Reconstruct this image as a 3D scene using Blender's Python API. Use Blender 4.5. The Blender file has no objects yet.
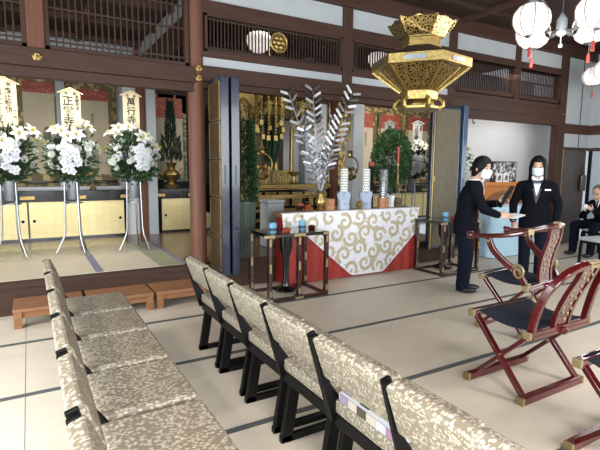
import bpy, bmesh, math, random
from mathutils import Vector, Matrix, Euler
PI = math.pi
rnd = random.Random(7)
SC = bpy.context.scene
COL = SC.collection
V = Vector

# ------------------------------------------------------------------ materials
def lin(h):
    h = h.lstrip('#')
    r = [int(h[i:i + 2], 16) / 255 for i in (0, 2, 4)]
    return tuple(x / 12.92 if x <= .04045 else ((x + .055) / 1.055) ** 2.4 for x in r) + (1,)

class N:
    """tiny node-tree helper"""
    def __init__(s, name):
        s.m = bpy.data.materials.new(name); s.m.use_nodes = True
        s.t = s.m.node_tree; s.b = s.t.nodes['Principled BSDF']
    def n(s, typ, **kw):
        o = s.t.nodes.new(typ)
        for k, v in kw.items():
            if k in o.inputs: o.inputs[k].default_value = v
            else: setattr(o, k, v)
        return o
    def l(s, a, b): s.t.links.new(a, b)
    def obj(s, scale=(1, 1, 1)):
        tc = s.n('ShaderNodeTexCoord'); mp = s.n('ShaderNodeMapping')
        mp.inputs['Scale'].default_value = scale
        s.l(tc.outputs['Object'], mp.inputs['Vector']); return mp.outputs[0]
    def noise(s, scale, vec=None, detail=3, rough=.5):
        o = s.n('ShaderNodeTexNoise'); o.inputs['Scale'].default_value = scale
        o.inputs['Detail'].default_value = detail; o.inputs['Roughness'].default_value = rough
        if vec is not None: s.l(vec, o.inputs['Vector'])
        return o.outputs['Fac']
    def ramp(s, fac, stops, interp='LINEAR'):
        o = s.n('ShaderNodeValToRGB'); o.color_ramp.interpolation = interp
        e = o.color_ramp.elements
        while len(e) < len(stops): e.new(.5)
        for i, (p, c) in enumerate(stops): e[i].position = p; e[i].color = c
        s.l(fac, o.inputs[0]); return o.outputs[0]
    def math(s, op, a, b=None, c=None):
        o = s.n('ShaderNodeMath', operation=op)
        for i, x in enumerate((a, b, c)):
            if x is None: continue
            if isinstance(x, (int, float)): o.inputs[i].default_value = x
            else: s.l(x, o.inputs[i])
        return o.outputs[0]
    def mix(s, fac, a, b):
        o = s.n('ShaderNodeMix', data_type='RGBA')
        for i, x in ((0, fac), (6, a), (7, b)):
            if isinstance(x, (int, float, tuple)): o.inputs[i].default_value = x
            else: s.l(x, o.inputs[i])
        return o.outputs[2]
    def bump(s, h, strength=.3, dist=.01):
        o = s.n('ShaderNodeBump'); o.inputs['Strength'].default_value = strength; o.inputs['Distance'].default_value = dist
        s.l(h, o.inputs['Height']); s.l(o.outputs[0], s.b.inputs['Normal'])
    def col(s, c):
        if isinstance(c, tuple): s.b.inputs['Base Color'].default_value = c
        else: s.l(c, s.b.inputs['Base Color'])
    def set(s, rough=.5, metal=0., coat=0., sheen=0.):
        s.b.inputs['Roughness'].default_value = rough; s.b.inputs['Metallic'].default_value = metal
        s.b.inputs['Coat Weight'].default_value = coat; s.b.inputs['Coat Roughness'].default_value = .08
        if sheen: s.b.inputs['Sheen Weight'].default_value = sheen
        return s.m

MT = {}
def plain(name, hexc, rough=.5, metal=0., coat=0., var=.12, scale=12., bump=0.):
    k = N(name); c = lin(hexc)
    f = k.noise(scale, k.obj())
    a = tuple(x * (1 - var) for x in c[:3]) + (1,); b = tuple(min(1, x * (1 + var)) for x in c[:3]) + (1,)
    k.col(k.ramp(f, [(.3, a), (.7, b)]))
    if bump: k.bump(f, bump)
    MT[name] = k.set(rough, metal, coat); return MT[name]

def cloth(name, hexc):
    plain(name, hexc, .9, var=.15, scale=300); MT[name].node_tree.nodes['Principled BSDF'].inputs['Specular IOR Level'].default_value = .08

def wood(name, dark, light, rough=.45, scl=(2, 2, 26), coat=0.):
    k = N(name)
    f = k.noise(1.6, k.obj(scl), 5, .6)
    k.col(k.ramp(f, [(.25, lin(dark)), (.75, lin(light))])); k.bump(f, .08)
    k.b.inputs['Specular IOR Level'].default_value = .5 if rough < .45 else .22
    MT[name] = k.set(rough, 0, coat); return MT[name]

wood('beam_wood', '38261f', '4a352b', .6, (1.5, 26, 26))       # grain along X
wood('post_wood', '5a3a2d', '704b3b', .5, (22, 22, 1.2))       # grain along Z
wood('shaded_post', '38261f', '4a352b', .55, (22, 22, 1.2))  # post wood again, darkened: shade on the right-hand posts painted in
wood('cross_wood', '3f2b23', '523a2f', .5, (24, 1.4, 24))       # grain along Y
wood('ceiling_wood', '30231e', '3f2f28', .6, (1.2, 9, 9))
wood('slat_wood', '2f221c', '42322b', .5, (20, 20, 2))
wood('floor_wood', '5e4838', '745c4a', .25, (18, 1.2, 18))
wood('bench_wood', '7a5338', '9a6e4e', .45, (2, 20, 20))
wood('cabinet_wood', 'b4692c', 'cb8440', .4, (3, 20, 20))
wood('light_wood', '9c7c5c', 'b3926f', .5, (20, 20, 2))
wood('table_wood', '7a5638', '94704c', .4, (2, 20, 20))
plain('plaster', 'a6abae', .9, var=.05, scale=3, bump=.05)
plain('white_wall', 'c3c3c4', .9, var=.05, scale=1.6, bump=.1)
plain('black_lacquer', '0b0b0d', .16, coat=.5)
plain('black_frame', '09090a', .45); MT['black_frame'].node_tree.nodes['Principled BSDF'].inputs['Specular IOR Level'].default_value = .22
plain('lit_lacquer', '2a4260', .25, coat=.4)  # door lacquer lightened, light reflected on the right leaf's edge painted in
plain('door_lacquer', '152033', .25, coat=.4)
plain('dark_door', '4d4642', .5)
plain('gold', 'a68e56', .36, .9, var=.2, scale=30, bump=.25)
plain('old_gold', '9c8350', .38, 1., var=.35, scale=40, bump=.5)
plain('brass', '94845f', .45, .6, var=.1)
plain('pale_gold', 'bdb296', .42, .35, var=.1)
plain('white_brocade', 'dcdce2', .5, var=.03)
plain('silver', '94979b', .36, 1., var=.2)
plain('steel', 'a9abae', .3, 1.)
plain('grey_bucket', '8a8d93', .35, .4)
plain('red_lacquer', '4d0e10', .2, coat=.7, var=.25, scale=5)
plain('brown_lacquer', '2c0e0e', .2, coat=.6, var=.2)
cloth('seat_cloth', '24262e')
cloth('suit', '101218')
cloth('trouser', '131722')
plain('shirt', 'e6e8ec', .7, var=.03)
plain('mask', 'dbe9f0', .8, var=.03)
plain('skin', 'c99f88', .55, var=.06, scale=8)
plain('hair', '080707', .6, var=.4, scale=60); MT['hair'].node_tree.nodes['Principled BSDF'].inputs['Specular IOR Level'].default_value = .25
plain('grey_hair', '55504c', .6, var=.3, scale=60)
plain('ribbon', '32343c', .5)
plain('vest', '4a4c50', .8)
plain('leaf', '304b2b', .5, var=.4, scale=18)
plain('leaf_bright', '48683c', .5, var=.4, scale=18)
plain('leaf_dark', '1d3320', .5, var=.4, scale=18)
plain('planter', '47544a', .45)
plain('lily', 'd6d9cf', .55, var=.05, scale=20)
plain('orchid', 'd6d8e0', .55, var=.03, scale=20)
plain('mum', 'd0d4cc', .6, var=.07, scale=40)
plain('stamen', 'b9b14a', .6)
plain('violet', '4b3f72', .6)
plain('board', 'ead9b4', .6, var=.04, scale=9)
plain('board_white', 'efe7dc', .6, var=.04, scale=9)
plain('ink', '17130f', .7)
plain('ink_faint', '6d604f', .8)
plain('scroll_paper', 'beb196', .85, var=.06, scale=6)
plain('blue_glass', '6fa3bd', .15, coat=.4)
plain('navy', '25344c', .3)
plain('rust', '8f3d22', .4)
plain('blue_cloth', 'a8c6d6', .8, var=.05, scale=4)
plain('grey_box', '9a9fa0', .4, var=.04)
plain('paper_blue', 'a2adbf', .7, var=.05)
plain('kraft', 'a8754f', .6, var=.08)
plain('candle_red', '9b1f1c', .4)
plain('tassel_red', 'a8413a', .7)
plain('white_paper', 'e8eaec', .7, var=.03)
plain('beige_cloth', 'a39a8a', .8)
plain('seat_white', 'cfd3d2', .7)
plain('shoe', '0c0c10', .35)
plain('tassel_cord', '776c60', .7)
plain('frost_glass', 'b9c3cb', .25, var=.04)

def tatami(name, a, b):
    k = N(name); vec = k.obj()
    sx = k.n('ShaderNodeSeparateXYZ'); k.l(vec, sx.inputs[0])
    w = k.math('SINE', k.math('MULTIPLY', sx.outputs[1], 2 * PI / .0155))
    n1 = k.noise(5, k.obj((1, 1.6, 1)), 3)
    f = k.math('ADD', k.math('MULTIPLY', w, .10), n1)
    k.col(k.ramp(f, [(.25, lin(a)), (.8, lin(b))])); k.bump(w, .12, .002)
    MT[name] = k.set(.42); return k
tatami('tatami', 'cabeab', 'd4c9b7')
tatami('tatami_raised', 'c6b9a2', 'd2c6b0')
tatami('tatami_green', '8d8d6e', 'a2a184')
def heri(name, a, b):
    k = N(name); ch = k.n('ShaderNodeTexChecker'); ch.inputs['Scale'].default_value = 70
    ch.inputs[1].default_value = lin(a); ch.inputs[2].default_value = lin(b)
    k.l(k.obj(), ch.inputs[0]); k.col(ch.outputs[0]); MT[name] = k.set(.75)
heri('heri', '45484a', '5d605f'); heri('heri_purple', '6d6a80', '8a879b')

def brocade():
    k = N('brocade_seat')
    v = k.n('ShaderNodeTexVoronoi'); v.inputs['Scale'].default_value = 95; v.inputs['Randomness'].default_value = .8
    mp = k.obj((1, .62, 1)); k.l(mp, v.inputs['Vector'])
    cs = k.n('ShaderNodeSeparateColor'); k.l(v.outputs['Color'], cs.inputs[0])
    pick = k.math('GREATER_THAN', cs.outputs[0], .38)
    ins = k.math('LESS_THAN', v.outputs['Distance'], .5)
    f = k.math('MULTIPLY', pick, ins)
    tone = k.ramp(cs.outputs[1], [(0, lin('a09683')), (1, lin('bab09c'))])
    k.col(k.mix(f, lin('7e7363'), tone)); k.bump(f, .15, .002)
    MT['brocade_seat'] = k.set(.48)
brocade()

def brocade2(name, base, spot, gold, sc, metal=.3):
    k = N(name); v = k.n('ShaderNodeTexVoronoi'); v.inputs['Scale'].default_value = sc; v.inputs['Randomness'].default_value = .7
    k.l(k.obj(), v.inputs['Vector'])
    k.col(k.ramp(v.outputs['Distance'], [(0, lin(gold)), (.3, lin(spot)), (.42, lin(gold)), (.52, lin(base)), (1, lin(base))]))
    MT[name] = k.set(.5, metal)
brocade2('scroll_brocade', '6b5a3a', 'b09c68', 'b89f68', 9, .15)
brocade2('red_brocade', '96392b', 'b88a5a', 'a84a34', 40, 0.)
brocade2('teal_brocade', '4b4d42', '9a8f68', '77724f', 16)
brocade2('red_cloth', '8a1c17', '95251e', 'a03428', 42, 0.)
brocade2('checker_base', 'd9d4d0', 'd2c0cf', 'b9a6b9', 9, 0.)

def goldleaf():
    k = N('gold_leaf'); b = k.n('ShaderNodeTexBrick'); b.offset = 0
    b.inputs['Scale'].default_value = 1; b.inputs['Brick Width'].default_value = .11; b.inputs['Row Height'].default_value = .11
    b.inputs['Mortar Size'].default_value = .0016
    b.inputs[1].default_value = lin('d2c08a'); b.inputs[2].default_value = lin('d8c896'); b.inputs[3].default_value = lin('c4b07a')
    mp = k.obj(); sx = k.n('ShaderNodeSeparateXYZ'); k.l(mp, sx.inputs[0]); cx = k.n('ShaderNodeCombineXYZ')
    k.l(sx.outputs[0], cx.inputs[0]); k.l(sx.outputs[2], cx.inputs[1]); k.l(cx.outputs[0], b.inputs[0])
    k.col(b.outputs[0]); MT['gold_leaf'] = k.set(.36, .55)
goldleaf()

def goldwork():     # gilt openwork: pierced arabesque
    k = N('gold_work'); v = k.n('ShaderNodeTexVoronoi', feature='DISTANCE_TO_EDGE'); v.inputs['Scale'].default_value = 34
    k.l(k.obj(), v.inputs['Vector'])
    f = v.outputs['Distance']
    k.col(k.ramp(f, [(0, lin('b8a068')), (.12, lin('9c8450')), (.2, lin('3a2d18'))])); k.bump(f, -.4, .004)
    MT['gold_work'] = k.set(.32, .9)
goldwork()

def bronze_panel():
    k = N('bronze_panel'); n1 = k.noise(5, k.obj((6, 6, 40)), 4)
    k.col(k.ramp(n1, [(.3, lin('3c2f24')), (.7, lin('58472f'))])); MT['bronze_panel'] = k.set(.4, .3)
    k = N('reed_panel'); sx = k.n('ShaderNodeSeparateXYZ'); k.l(k.obj(), sx.inputs[0])
    w = k.math('SINE', k.math('MULTIPLY', sx.outputs[0], 2 * PI / .022)); n1 = k.noise(7, k.obj((30, 30, 1.5)), 3)
    k.col(k.ramp(k.math('ADD', k.math('MULTIPLY', w, .22), n1), [(.2, lin('3d3628')), (.8, lin('6d634a'))])); MT['reed_panel'] = k.set(.5)
bronze_panel()

def greypic():
    k = N('photo_print'); n1 = k.noise(16, k.obj(), 5)
    k.col(k.ramp(n1, [(.38, lin('141414')), (.5, lin('77777a')), (.62, lin('dedede'))])); MT['photo_print'] = k.set(.3)
greypic()

def emis(name, hexc, st):
    k = N(name); k.col(lin('f4f0ea')); k.b.inputs['Emission Color'].default_value = lin(hexc)
    k.b.inputs['Emission Strength'].default_value = st; MT[name] = k.set(.6)
emis('lantern_paper', 'fff0ec', .55)
emis('bulb', 'fff0dc', 6)

def film():
    k = N('clear_film'); k.col(lin('e9e6dc')); k.set(.12)
    k.b.inputs['Transmission Weight'].default_value = .0; k.b.inputs['Alpha'].default_value = .22
    MT['clear_film'] = k.m
film()

# ------------------------------------------------------------------ mesh builder
class MB:
    def __init__(s): s.v = []; s.f = []; s.mi = []; s.cur = 0
    def add(s, vs, fs):
        b = len(s.v); s.v += [tuple(v) for v in vs]; s.f += [tuple(b + i for i in f) for f in fs]; s.mi += [s.cur] * len(fs); return s
    def box(s, x0, x1, y0, y1, z0, z1, M=None):
        vs = [V((x, y, z)) for z in (z0, z1) for x, y in ((x0, y0), (x1, y0), (x1, y1), (x0, y1))]
        if M: vs = [M @ v for v in vs]
        return s.add(vs, [(3, 2, 1, 0), (4, 5, 6, 7), (0, 1, 5, 4), (1, 2, 6, 5), (2, 3, 7, 6), (3, 0, 4, 7)])
    def bar(s, p, q, w, h, up=(0, 0, 1)):
        p = V(p); q = V(q); d = (q - p).normalized(); u = V(up)
        if abs(d.dot(u)) > .98: u = V((0, 1, 0))
        sd = d.cross(u).normalized(); u = sd.cross(d)
        vs = [c + sd * a * w / 2 + u * b * h / 2 for c in (p, q) for a, b in ((-1, -1), (1, -1), (1, 1), (-1, 1))]
        return s.add(vs, [(3, 2, 1, 0), (4, 5, 6, 7), (0, 1, 5, 4), (1, 2, 6, 5), (2, 3, 7, 6), (3, 0, 4, 7)])
    def tube(s, pts, r, n=8, closed=False, flat=1.):
        pts = [V(p) for p in pts]; k = len(pts); rs = r if isinstance(r, (list, tuple)) else [r] * k
        rings = []; pu = None
        for i, p in enumerate(pts):
            if closed: d = pts[(i + 1) % k] - pts[i - 1]
            else: d = pts[min(i + 1, k - 1)] - pts[max(i - 1, 0)]
            d = d.normalized() if d.length > 1e-9 else V((0, 0, 1))
            u = pu if pu is not None else (V((0, 0, 1)) if abs(d.z) < .9 else V((0, 1, 0)))
            u = (u - d * u.dot(d)); u = u.normalized() if u.length > 1e-6 else d.orthogonal().normalized()
            pu = u; w = d.cross(u)
            rings.append([p + (u * math.cos(2 * PI * j / n) * flat + w * math.sin(2 * PI * j / n)) * rs[i] for j in range(n)])
        vs = [v for g in rings for v in g]; fs = []
        for i in range(k if closed else k - 1):
            a = i * n; b = ((i + 1) % k) * n
            fs += [(a + j, a + (j + 1) % n, b + (j + 1) % n, b + j) for j in range(n)]
        if not closed: fs += [tuple(range(n - 1, -1, -1)), tuple((k - 1) * n + j for j in range(n))]
        return s.add(vs, fs)
    def lathe(s, prof, c=(0, 0, 0), n=24, M=None, sx=1., sy=1., ph=0., cap=True):
        c = V(c); vs = []
        for r, z in prof:
            for j in range(n):
                a = 2 * PI * j / n + ph; v = V((r * math.cos(a) * sx, r * math.sin(a) * sy, z)); vs.append((M @ v if M else v) + c)
        k = len(prof); fs = []
        for i in range(k - 1):
            fs += [(i * n + j, i * n + (j + 1) % n, (i + 1) * n + (j + 1) % n, (i + 1) * n + j) for j in range(n)]
        if cap: fs += [tuple(range(n - 1, -1, -1)), tuple((k - 1) * n + j for j in range(n))]
        return s.add(vs, fs)
    def ell(s, c, r, n=14, m=8, M=None):
        if isinstance(r, (int, float)): r = (r, r, r)
        c = V(c); vs = [V((0, 0, -r[2]))]
        for i in range(1, m):
            t = -PI / 2 + PI * i / m
            vs += [V((r[0] * math.cos(t) * math.cos(2 * PI * j / n), r[1] * math.cos(t) * math.sin(2 * PI * j / n), r[2] * math.sin(t))) for j in range(n)]
        vs.append(V((0, 0, r[2])))
        vs = [(M @ v if M else v) + c for v in vs]
        fs = [(0, 1 + (j + 1) % n, 1 + j) for j in range(n)]
        for i in range(m - 2):
            a = 1 + i * n; fs += [(a + j, a + (j + 1) % n, a + n + (j + 1) % n, a + n + j) for j in range(n)]
        a = 1 + (m - 2) * n; e = len(vs) - 1; fs += [(a + j, a + (j + 1) % n, e) for j in range(n)]
        return s.add(vs, fs)
    def cap(s, p, r0, q, r1, n=12):       # tapered capsule (closed)
        p = V(p); q = V(q); d = q - p; L = max(d.length, 1e-6); d /= L
        pts = []; rs = []
        for a in (-80, -55, -28, 0): pts.append(p + d * r0 * math.sin(math.radians(a))); rs.append(r0 * math.cos(math.radians(a)))
        for a in (0, 28, 55, 80): pts.append(q + d * r1 * math.sin(math.radians(a))); rs.append(r1 * math.cos(math.radians(a)))
        return s.tube(pts, rs, n)
    def loft(s, rings, n=20):            # rings of (centre, rx, ry) in planes normal to z, or with a matrix
        vs = []
        for c, rx, ry in rings:
            c = V(c); vs += [c + V((rx * math.cos(2 * PI * j / n), ry * math.sin(2 * PI * j / n), 0)) for j in range(n)]
        k = len(rings); fs = []
        for i in range(k - 1): fs += [(i * n + j, i * n + (j + 1) % n, (i + 1) * n + (j + 1) % n, (i + 1) * n + j) for j in range(n)]
        fs += [tuple(range(n - 1, -1, -1)), tuple((k - 1) * n + j for j in range(n))]
        return s.add(vs, fs)
    def prism(s, poly, M, t):            # poly in local xy, extruded +z by t, placed by M
        k = len(poly); vs = [M @ V((x, y, 0)) for x, y in poly] + [M @ V((x, y, t)) for x, y in poly]
        fs = [tuple(range(k - 1, -1, -1)), tuple(range(k, 2 * k))] + [(i, (i + 1) % k, k + (i + 1) % k, k + i) for i in range(k)]
        return s.add(vs, fs)
    def build(s, name, mats, parent=None, smooth=False, bevel=0., loc=None):
        me = bpy.data.meshes.new(name); me.from_pydata(s.v, [], s.f)
        if not isinstance(mats, (list, tuple)): mats = [mats]
        for m in mats: me.materials.append(MT[m])
        if len(mats) > 1: me.polygons.foreach_set('material_index', s.mi)
        bm = bmesh.new(); bm.from_mesh(me); bmesh.ops.recalc_face_normals(bm, faces=bm.faces); bm.to_mesh(me); bm.free()
        o = bpy.data.objects.new(name, me); COL.objects.link(o)
        if parent: o.parent = parent
        if loc: o.location = loc
        if smooth:
            me.polygons.foreach_set('use_smooth', [True] * len(me.polygons))
            if smooth != 'all':
                try: me.set_sharp_from_angle(angle=math.radians(40))
                except Exception: pass
        if bevel:
            md = o.modifiers.new('bevel', 'BEVEL'); md.width = bevel; md.segments = 2; md.limit_method = 'ANGLE'
        me.update(); return o

def thing(name, label, cat, loc=(0, 0, 0), rz=0., group=None):
    o = bpy.data.objects.new(name, None); COL.objects.link(o); o.location = loc; o.rotation_euler = (0, 0, rz)
    o.empty_display_size = .05
    return tag(o, label, cat, group)
def tag(o, label, cat, group=None, kind=None):
    o['label'] = label; o['category'] = cat
    if group: o['group'] = group
    if kind: o['kind'] = kind
    return o
def struct(o): o['kind'] = 'structure'; return o
def kids(o): return [c for c in COL.objects if c.parent == o]
def dup(o, parent=None):
    c = o.copy(); COL.objects.link(c); c.parent = parent
    for ch in kids(o): dup(ch, c)
    return c
def copy_thing(src, label, loc, rz=None, scale=None):
    r = dup(src); r['label'] = label; r.location = loc
    if rz is not None: r.rotation_euler = (0, 0, rz)
    if scale: r.scale = (scale,) * 3
    return r
def remesh(o, voxel, smooth=6):
    md = o.modifiers.new('r', 'REMESH'); md.mode = 'VOXEL'; md.voxel_size = voxel; md.use_smooth_shade = True
    if smooth:
        m2 = o.modifiers.new('s', 'SMOOTH'); m2.iterations = smooth; m2.factor = .5
    dg = bpy.context.evaluated_depsgraph_get(); dg.update()
    me = bpy.data.meshes.new_from_object(o.evaluated_get(dg)); o.modifiers.clear(); o.data = me
    me.polygons.foreach_set('use_smooth', [True] * len(me.polygons)); return o
def letters(body, size, M, parent, mat='ink', name='lettering', t=.0012, spacing=.98):
    cu = bpy.data.curves.new(name, 'FONT'); cu.body = body; cu.size = size; cu.align_x = 'CENTER'; cu.align_y = 'TOP'
    cu.space_line = spacing; cu.extrude = t; cu.offset = size * .012
    o = bpy.data.objects.new(name, cu); COL.objects.link(o)
    dg = bpy.context.evaluated_depsgraph_get(); dg.update()
    me = bpy.data.meshes.new_from_object(o.evaluated_get(dg)); COL.objects.unlink(o); bpy.data.objects.remove(o)
    me.materials.clear(); me.materials.append(MT[mat])
    o = bpy.data.objects.new(name, me); COL.objects.link(o); o.parent = parent; o.matrix_local = M; return o
FRONT = Matrix.Rotation(PI / 2, 4, 'X')      # local xy plane -> facing -Y

# ------------------------------------------------------------------ setting
FY = 4.88                                     # front face of the facade and of the raised floor
m = MB().box(-4, 9.1, -4, 4.9, -.1, 0); struct(m.build('floor', 'tatami'))
for i, k in enumerate(range(-5, 3)):          # cloth borders of the mats
    y = 3.095 + .962 * k
    m = MB().box(-4, 9.1, y - .022, y + .022, 0, .0025); struct(m.build('trim_%d' % (i + 1), 'heri'))
m = MB()
for k in range(-4, 2):
    for x in ((-.09, -2.0, 1.83) if k % 2 == 0 else (-.09, -2.0, 1.83)):
        y = 3.095 + .962 * k; m.box(x - .0015, x + .0015, y + .022, y + .94, 0, .0008)
struct(m.build('trim_10', 'heri'))
# raised inner floor
m = MB().box(-4, 5.62, FY, 9.4, -.1, .297); struct(m.build('floor_raised', 'floor_wood'))
m = MB().box(-4, 5.62, FY - .02, FY + .1, .255, .3).box(-4, 5.62, FY - .008, FY, 0, .255); struct(m.build('trim_11', 'beam_wood'))
m = MB().box(-4, 1.17, FY + .1, 6.7, .297, .304); struct(m.build('floor_mats', 'tatami_raised'))
m = MB().box(1.17, 1.44, FY + .1, 6.7, .297, .304); struct(m.build('floor_mat_green', 'tatami_green'))
m = MB()
for x in (-1.38, -.44, .57): m.box(x - .038, x + .038, FY + .1, 6.7, .304, .3065)
m.box(1.42, 1.47, FY + .1, 6.7, .303, .306); struct(m.build('trim_12', 'heri_purple'))
m = MB().box(5.62, 9.6, 4.9, 6.2, -.1, 0); struct(m.build('floor_side', 'tatami'))
# walls, ceilings
m = MB().box(-4, 9.3, -4, FY + .1, 3.52, 3.6); struct(m.build('ceiling', 'ceiling_wood'))
m = MB()
for y in [4.4 - .9 * i for i in range(8)]: m.box(-4, 9.1, y - .03, y + .03, 3.47, 3.52)
struct(m.build('trim_13', 'ceiling_wood'))
m = MB()
for x in [-3.5 + 1.8 * i for i in range(8)]: m.box(x - .035, x + .035, -4, FY, 3.46, 3.52)
struct(m.build('trim_14', 'cross_wood'))
m = MB().box(-4, 9.4, FY + .1, 9.5, 3.62, 3.7); struct(m.build('ceiling_inner', 'ceiling_wood'))
m = MB().box(-4, 1.6, FY + .1, 7.62, 3.2, 3.26); struct(m.build('ceiling_left_bay', 'ceiling_wood'))
m = MB().box(-4, 1.6, 7.6, 7.7, 3.04, 3.6); struct(m.build('wall_header', 'plaster'))
m = MB().box(-4, 1.6, 7.58, 7.7, 2.75, 3.04); struct(m.build('trim_30', 'beam_wood'))
m = MB()
for y in (5.6, 6.5, 7.4): m.box(-4, 1.55, y - .04, y + .04, 3.13, 3.2).box(1.65, 5.6, y - .04, y + .04, 3.55, 3.62)
for x in (-1.1, -.2, .7): m.box(x - .03, x + .03, FY + .1, 7.6, 3.14, 3.2)
struct(m.build('trim_15', 'cross_wood'))
m = MB().box(-4, 9.4, 8.3, 8.45, 0, 3.7); struct(m.build('wall_back', 'white_wall'))
m = MB().box(1.62, 5.27, 8.2, 8.3, 2.3, 3.62); struct(m.build('wall_back_upper', 'ceiling_wood'))
m = MB().box(1.61, 1.63, FY + .12, 8.28, 2.98, 3.62); struct(m.build('wall_inner_boards', 'ceiling_wood'))
m = MB().box(-4, 1.6, 8.22, 8.3, 2.72, 2.9); m.box(1.8, 9, 8.22, 8.3, 2.72, 2.9); struct(m.build('trim_16', 'beam_wood'))
m = MB().box(-4.1, -4, 4.4, 9.4, 0, 3.7); struct(m.build('wall_left', 'plaster'))
# partitions running back from the posts
for i, x in enumerate((1.58, 5.3)):
    m = MB().box(x - .03, x + .03, FY + .12, 8.28, 2.98, 3.62); struct(m.build(('wall_inner_left', 'wall_inner_right')[i], ('plaster', 'ceiling_wood')[i]))
    m = MB().box(x - .06, x + .06, FY + .12, 8.28, 2.78, 2.98); m.box(x - .05, x + .05, FY + .12, 8.28, 3.2, 3.27); struct(m.build('trim_%d' % (17 + i), 'cross_wood'))
m = MB().box(6.2, 9.3, 5.62, 5.72, 0, 2.45); struct(m.build('wall_side_room', 'white_wall'))
m = MB().box(7.6, 10.4, 6.9, 7.0, 2.2, 3.4); struct(m.build('wall_side_rear', 'plaster'))
# facade: posts, beams, bands, transoms
def post(i, x0, x1, z0, z1, y0=FY - .03, y1=FY + .12, rnd_=False):
    m = MB()
    if rnd_: m.lathe([((x1 - x0) / 2, z0), ((x1 - x0) / 2, z1)], ((x0 + x1) / 2, (y0 + y1) / 2, 0), 28)
    else: m.box(x0, x1, y0, y1, z0, z1)
    struct(m.build('pillar_%d' % i, 'post_wood' if i in (1, 2, 7) else 'shaded_post', smooth=rnd_, bevel=0 if rnd_ else .008))
post(1, .05, .19, 2.401, 3.335)
post(2, 1.50, 1.675, .3, 3.52, FY - .03, FY + .145, True)
post(3, 3.44, 3.585, 2.43, 3.335, FY - .02, FY + .12)
post(4, 5.31, 5.46, 2.43, 3.335, FY - .02, FY + .12)
post(5, 6.82, 6.94, 2.43, 3.335, FY - .02, FY + .12)
post(6, 8.08, 8.26, 0, 3.335, FY - .035, FY + .12)
post(7, -1.6, -1.42, .3, 3.52)
m = MB().box(-4, 1.56, FY - .05, FY + .1, 2.24, 2.40); m.box(-4, 1.56, FY - .02, FY + .09, 2.15, 2.24)
bL = struct(m.build('beam_left', 'beam_wood', bevel=.006))
m = MB().box(1.62, 8.1, FY - .03, FY + .1, 2.27, 2.43); m.box(1.62, 5.4, FY + .0, FY + .09, 2.2, 2.27); m.box(5.4, 8.1, FY - .03, FY + .09, 2.14, 2.27)
bR = struct(m.build('beam_centre', 'beam_wood', bevel=.006))
m = MB().box(1.62, 5.35, FY + .0, FY + .05, 2.43, 2.52); struct(m.build('wall_band_low', 'plaster'))
m = MB().box(1.62, 8.1, FY - .01, FY + .09, 2.52, 2.58).box(1.62, 8.1, FY - .01, FY + .09, 2.97, 3.10); m.box(5.4, 8.1, FY - .01, FY + .09, 2.43, 2.52)
struct(m.build('beam_transom', 'beam_wood', bevel=.004))
m = MB().box(1.62, 8.12, FY + .01, FY + .05, 3.10, 3.33); struct(m.build('wall_band_high', 'plaster'))
m = MB().box(-4, 9.1, FY - .06, FY + .1, 3.33, 3.52); struct(m.build('beam_top', 'beam_wood', bevel=.006))
def lattice(i, x0, x1, z0, z1, step, w, rails, frame=.03, y=FY + .03, mat='slat_wood', d=.018):
    fr = MB().box(x0, x0 + frame, y - .04, y + .05, z0, z1).box(x1 - frame, x1, y - .04, y + .05, z0, z1).box(x0, x1, y - .04, y + .05, z0, z0 + frame).box(x0, x1, y - .04, y + .05, z1 - frame, z1)
    o = struct(fr.build('window_%d' % i, 'beam_wood', bevel=.003))
    s = MB(); k = int((x1 - x0 - 2 * frame) / step); st = (x1 - x0 - 2 * frame) / k
    for j in range(1, k): xx = x0 + frame + j * st; s.box(xx - w / 2, xx + w / 2, y - d / 2, y + d / 2, z0 + frame, z1 - frame)
    s.build('lattice', mat, o)
    r = MB()
    for z in rails: r.box(x0 + frame, x1 - frame, y - .006, y + .014, z - .008, z + .008)
    if rails: r.build('rail', mat, o)
lattice(1, .19, 1.50, 2.40, 3.33, .055, .012, (2.49, 2.78, 3.0), .04)
lattice(2, -1.42, .05, 2.40, 3.33, .055, .012, (2.49, 2.78, 3.0), .04)
lattice(3, 1.675, 3.44, 2.58, 2.97, .040, .010, (2.63, 2.92))
lattice(4, 3.585, 5.31, 2.58, 2.97, .040, .010, (2.63, 2.92))
lattice(5, 5.46, 6.82, 2.50, 3.0, .040, .009, (2.6, 2.8))
lattice(6, 6.94, 8.08, 2.50, 3.0, .040, .009, (2.6, 2.8))
def nailcover(parent, x, z, r=.035, y=FY - .05):
    M = Matrix.Translation((x, y, z)) @ Matrix.Rotation(PI / 2, 4, 'X')
    MB().lathe([(r * 1.15, 0), (r * 1.15, .006), (r * .8, .012)], (0, 0, 0), 6, M=None).lathe([(r * .5, .01), (r * .42, .02), (r * .1, .026)], n=12).build('nail_cover', 'old_gold', parent).matrix_local = M
nailcover(bL, .12, 2.325); nailcover(bR, 1.59, 2.39, .035, FY - .045); nailcover(bR, 1.59, 2.29, .035, FY - .045)
for x in (3.51, 5.38, 6.88, 8.15): nailcover(bR, x, 2.34, .018, FY - .035)
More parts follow.
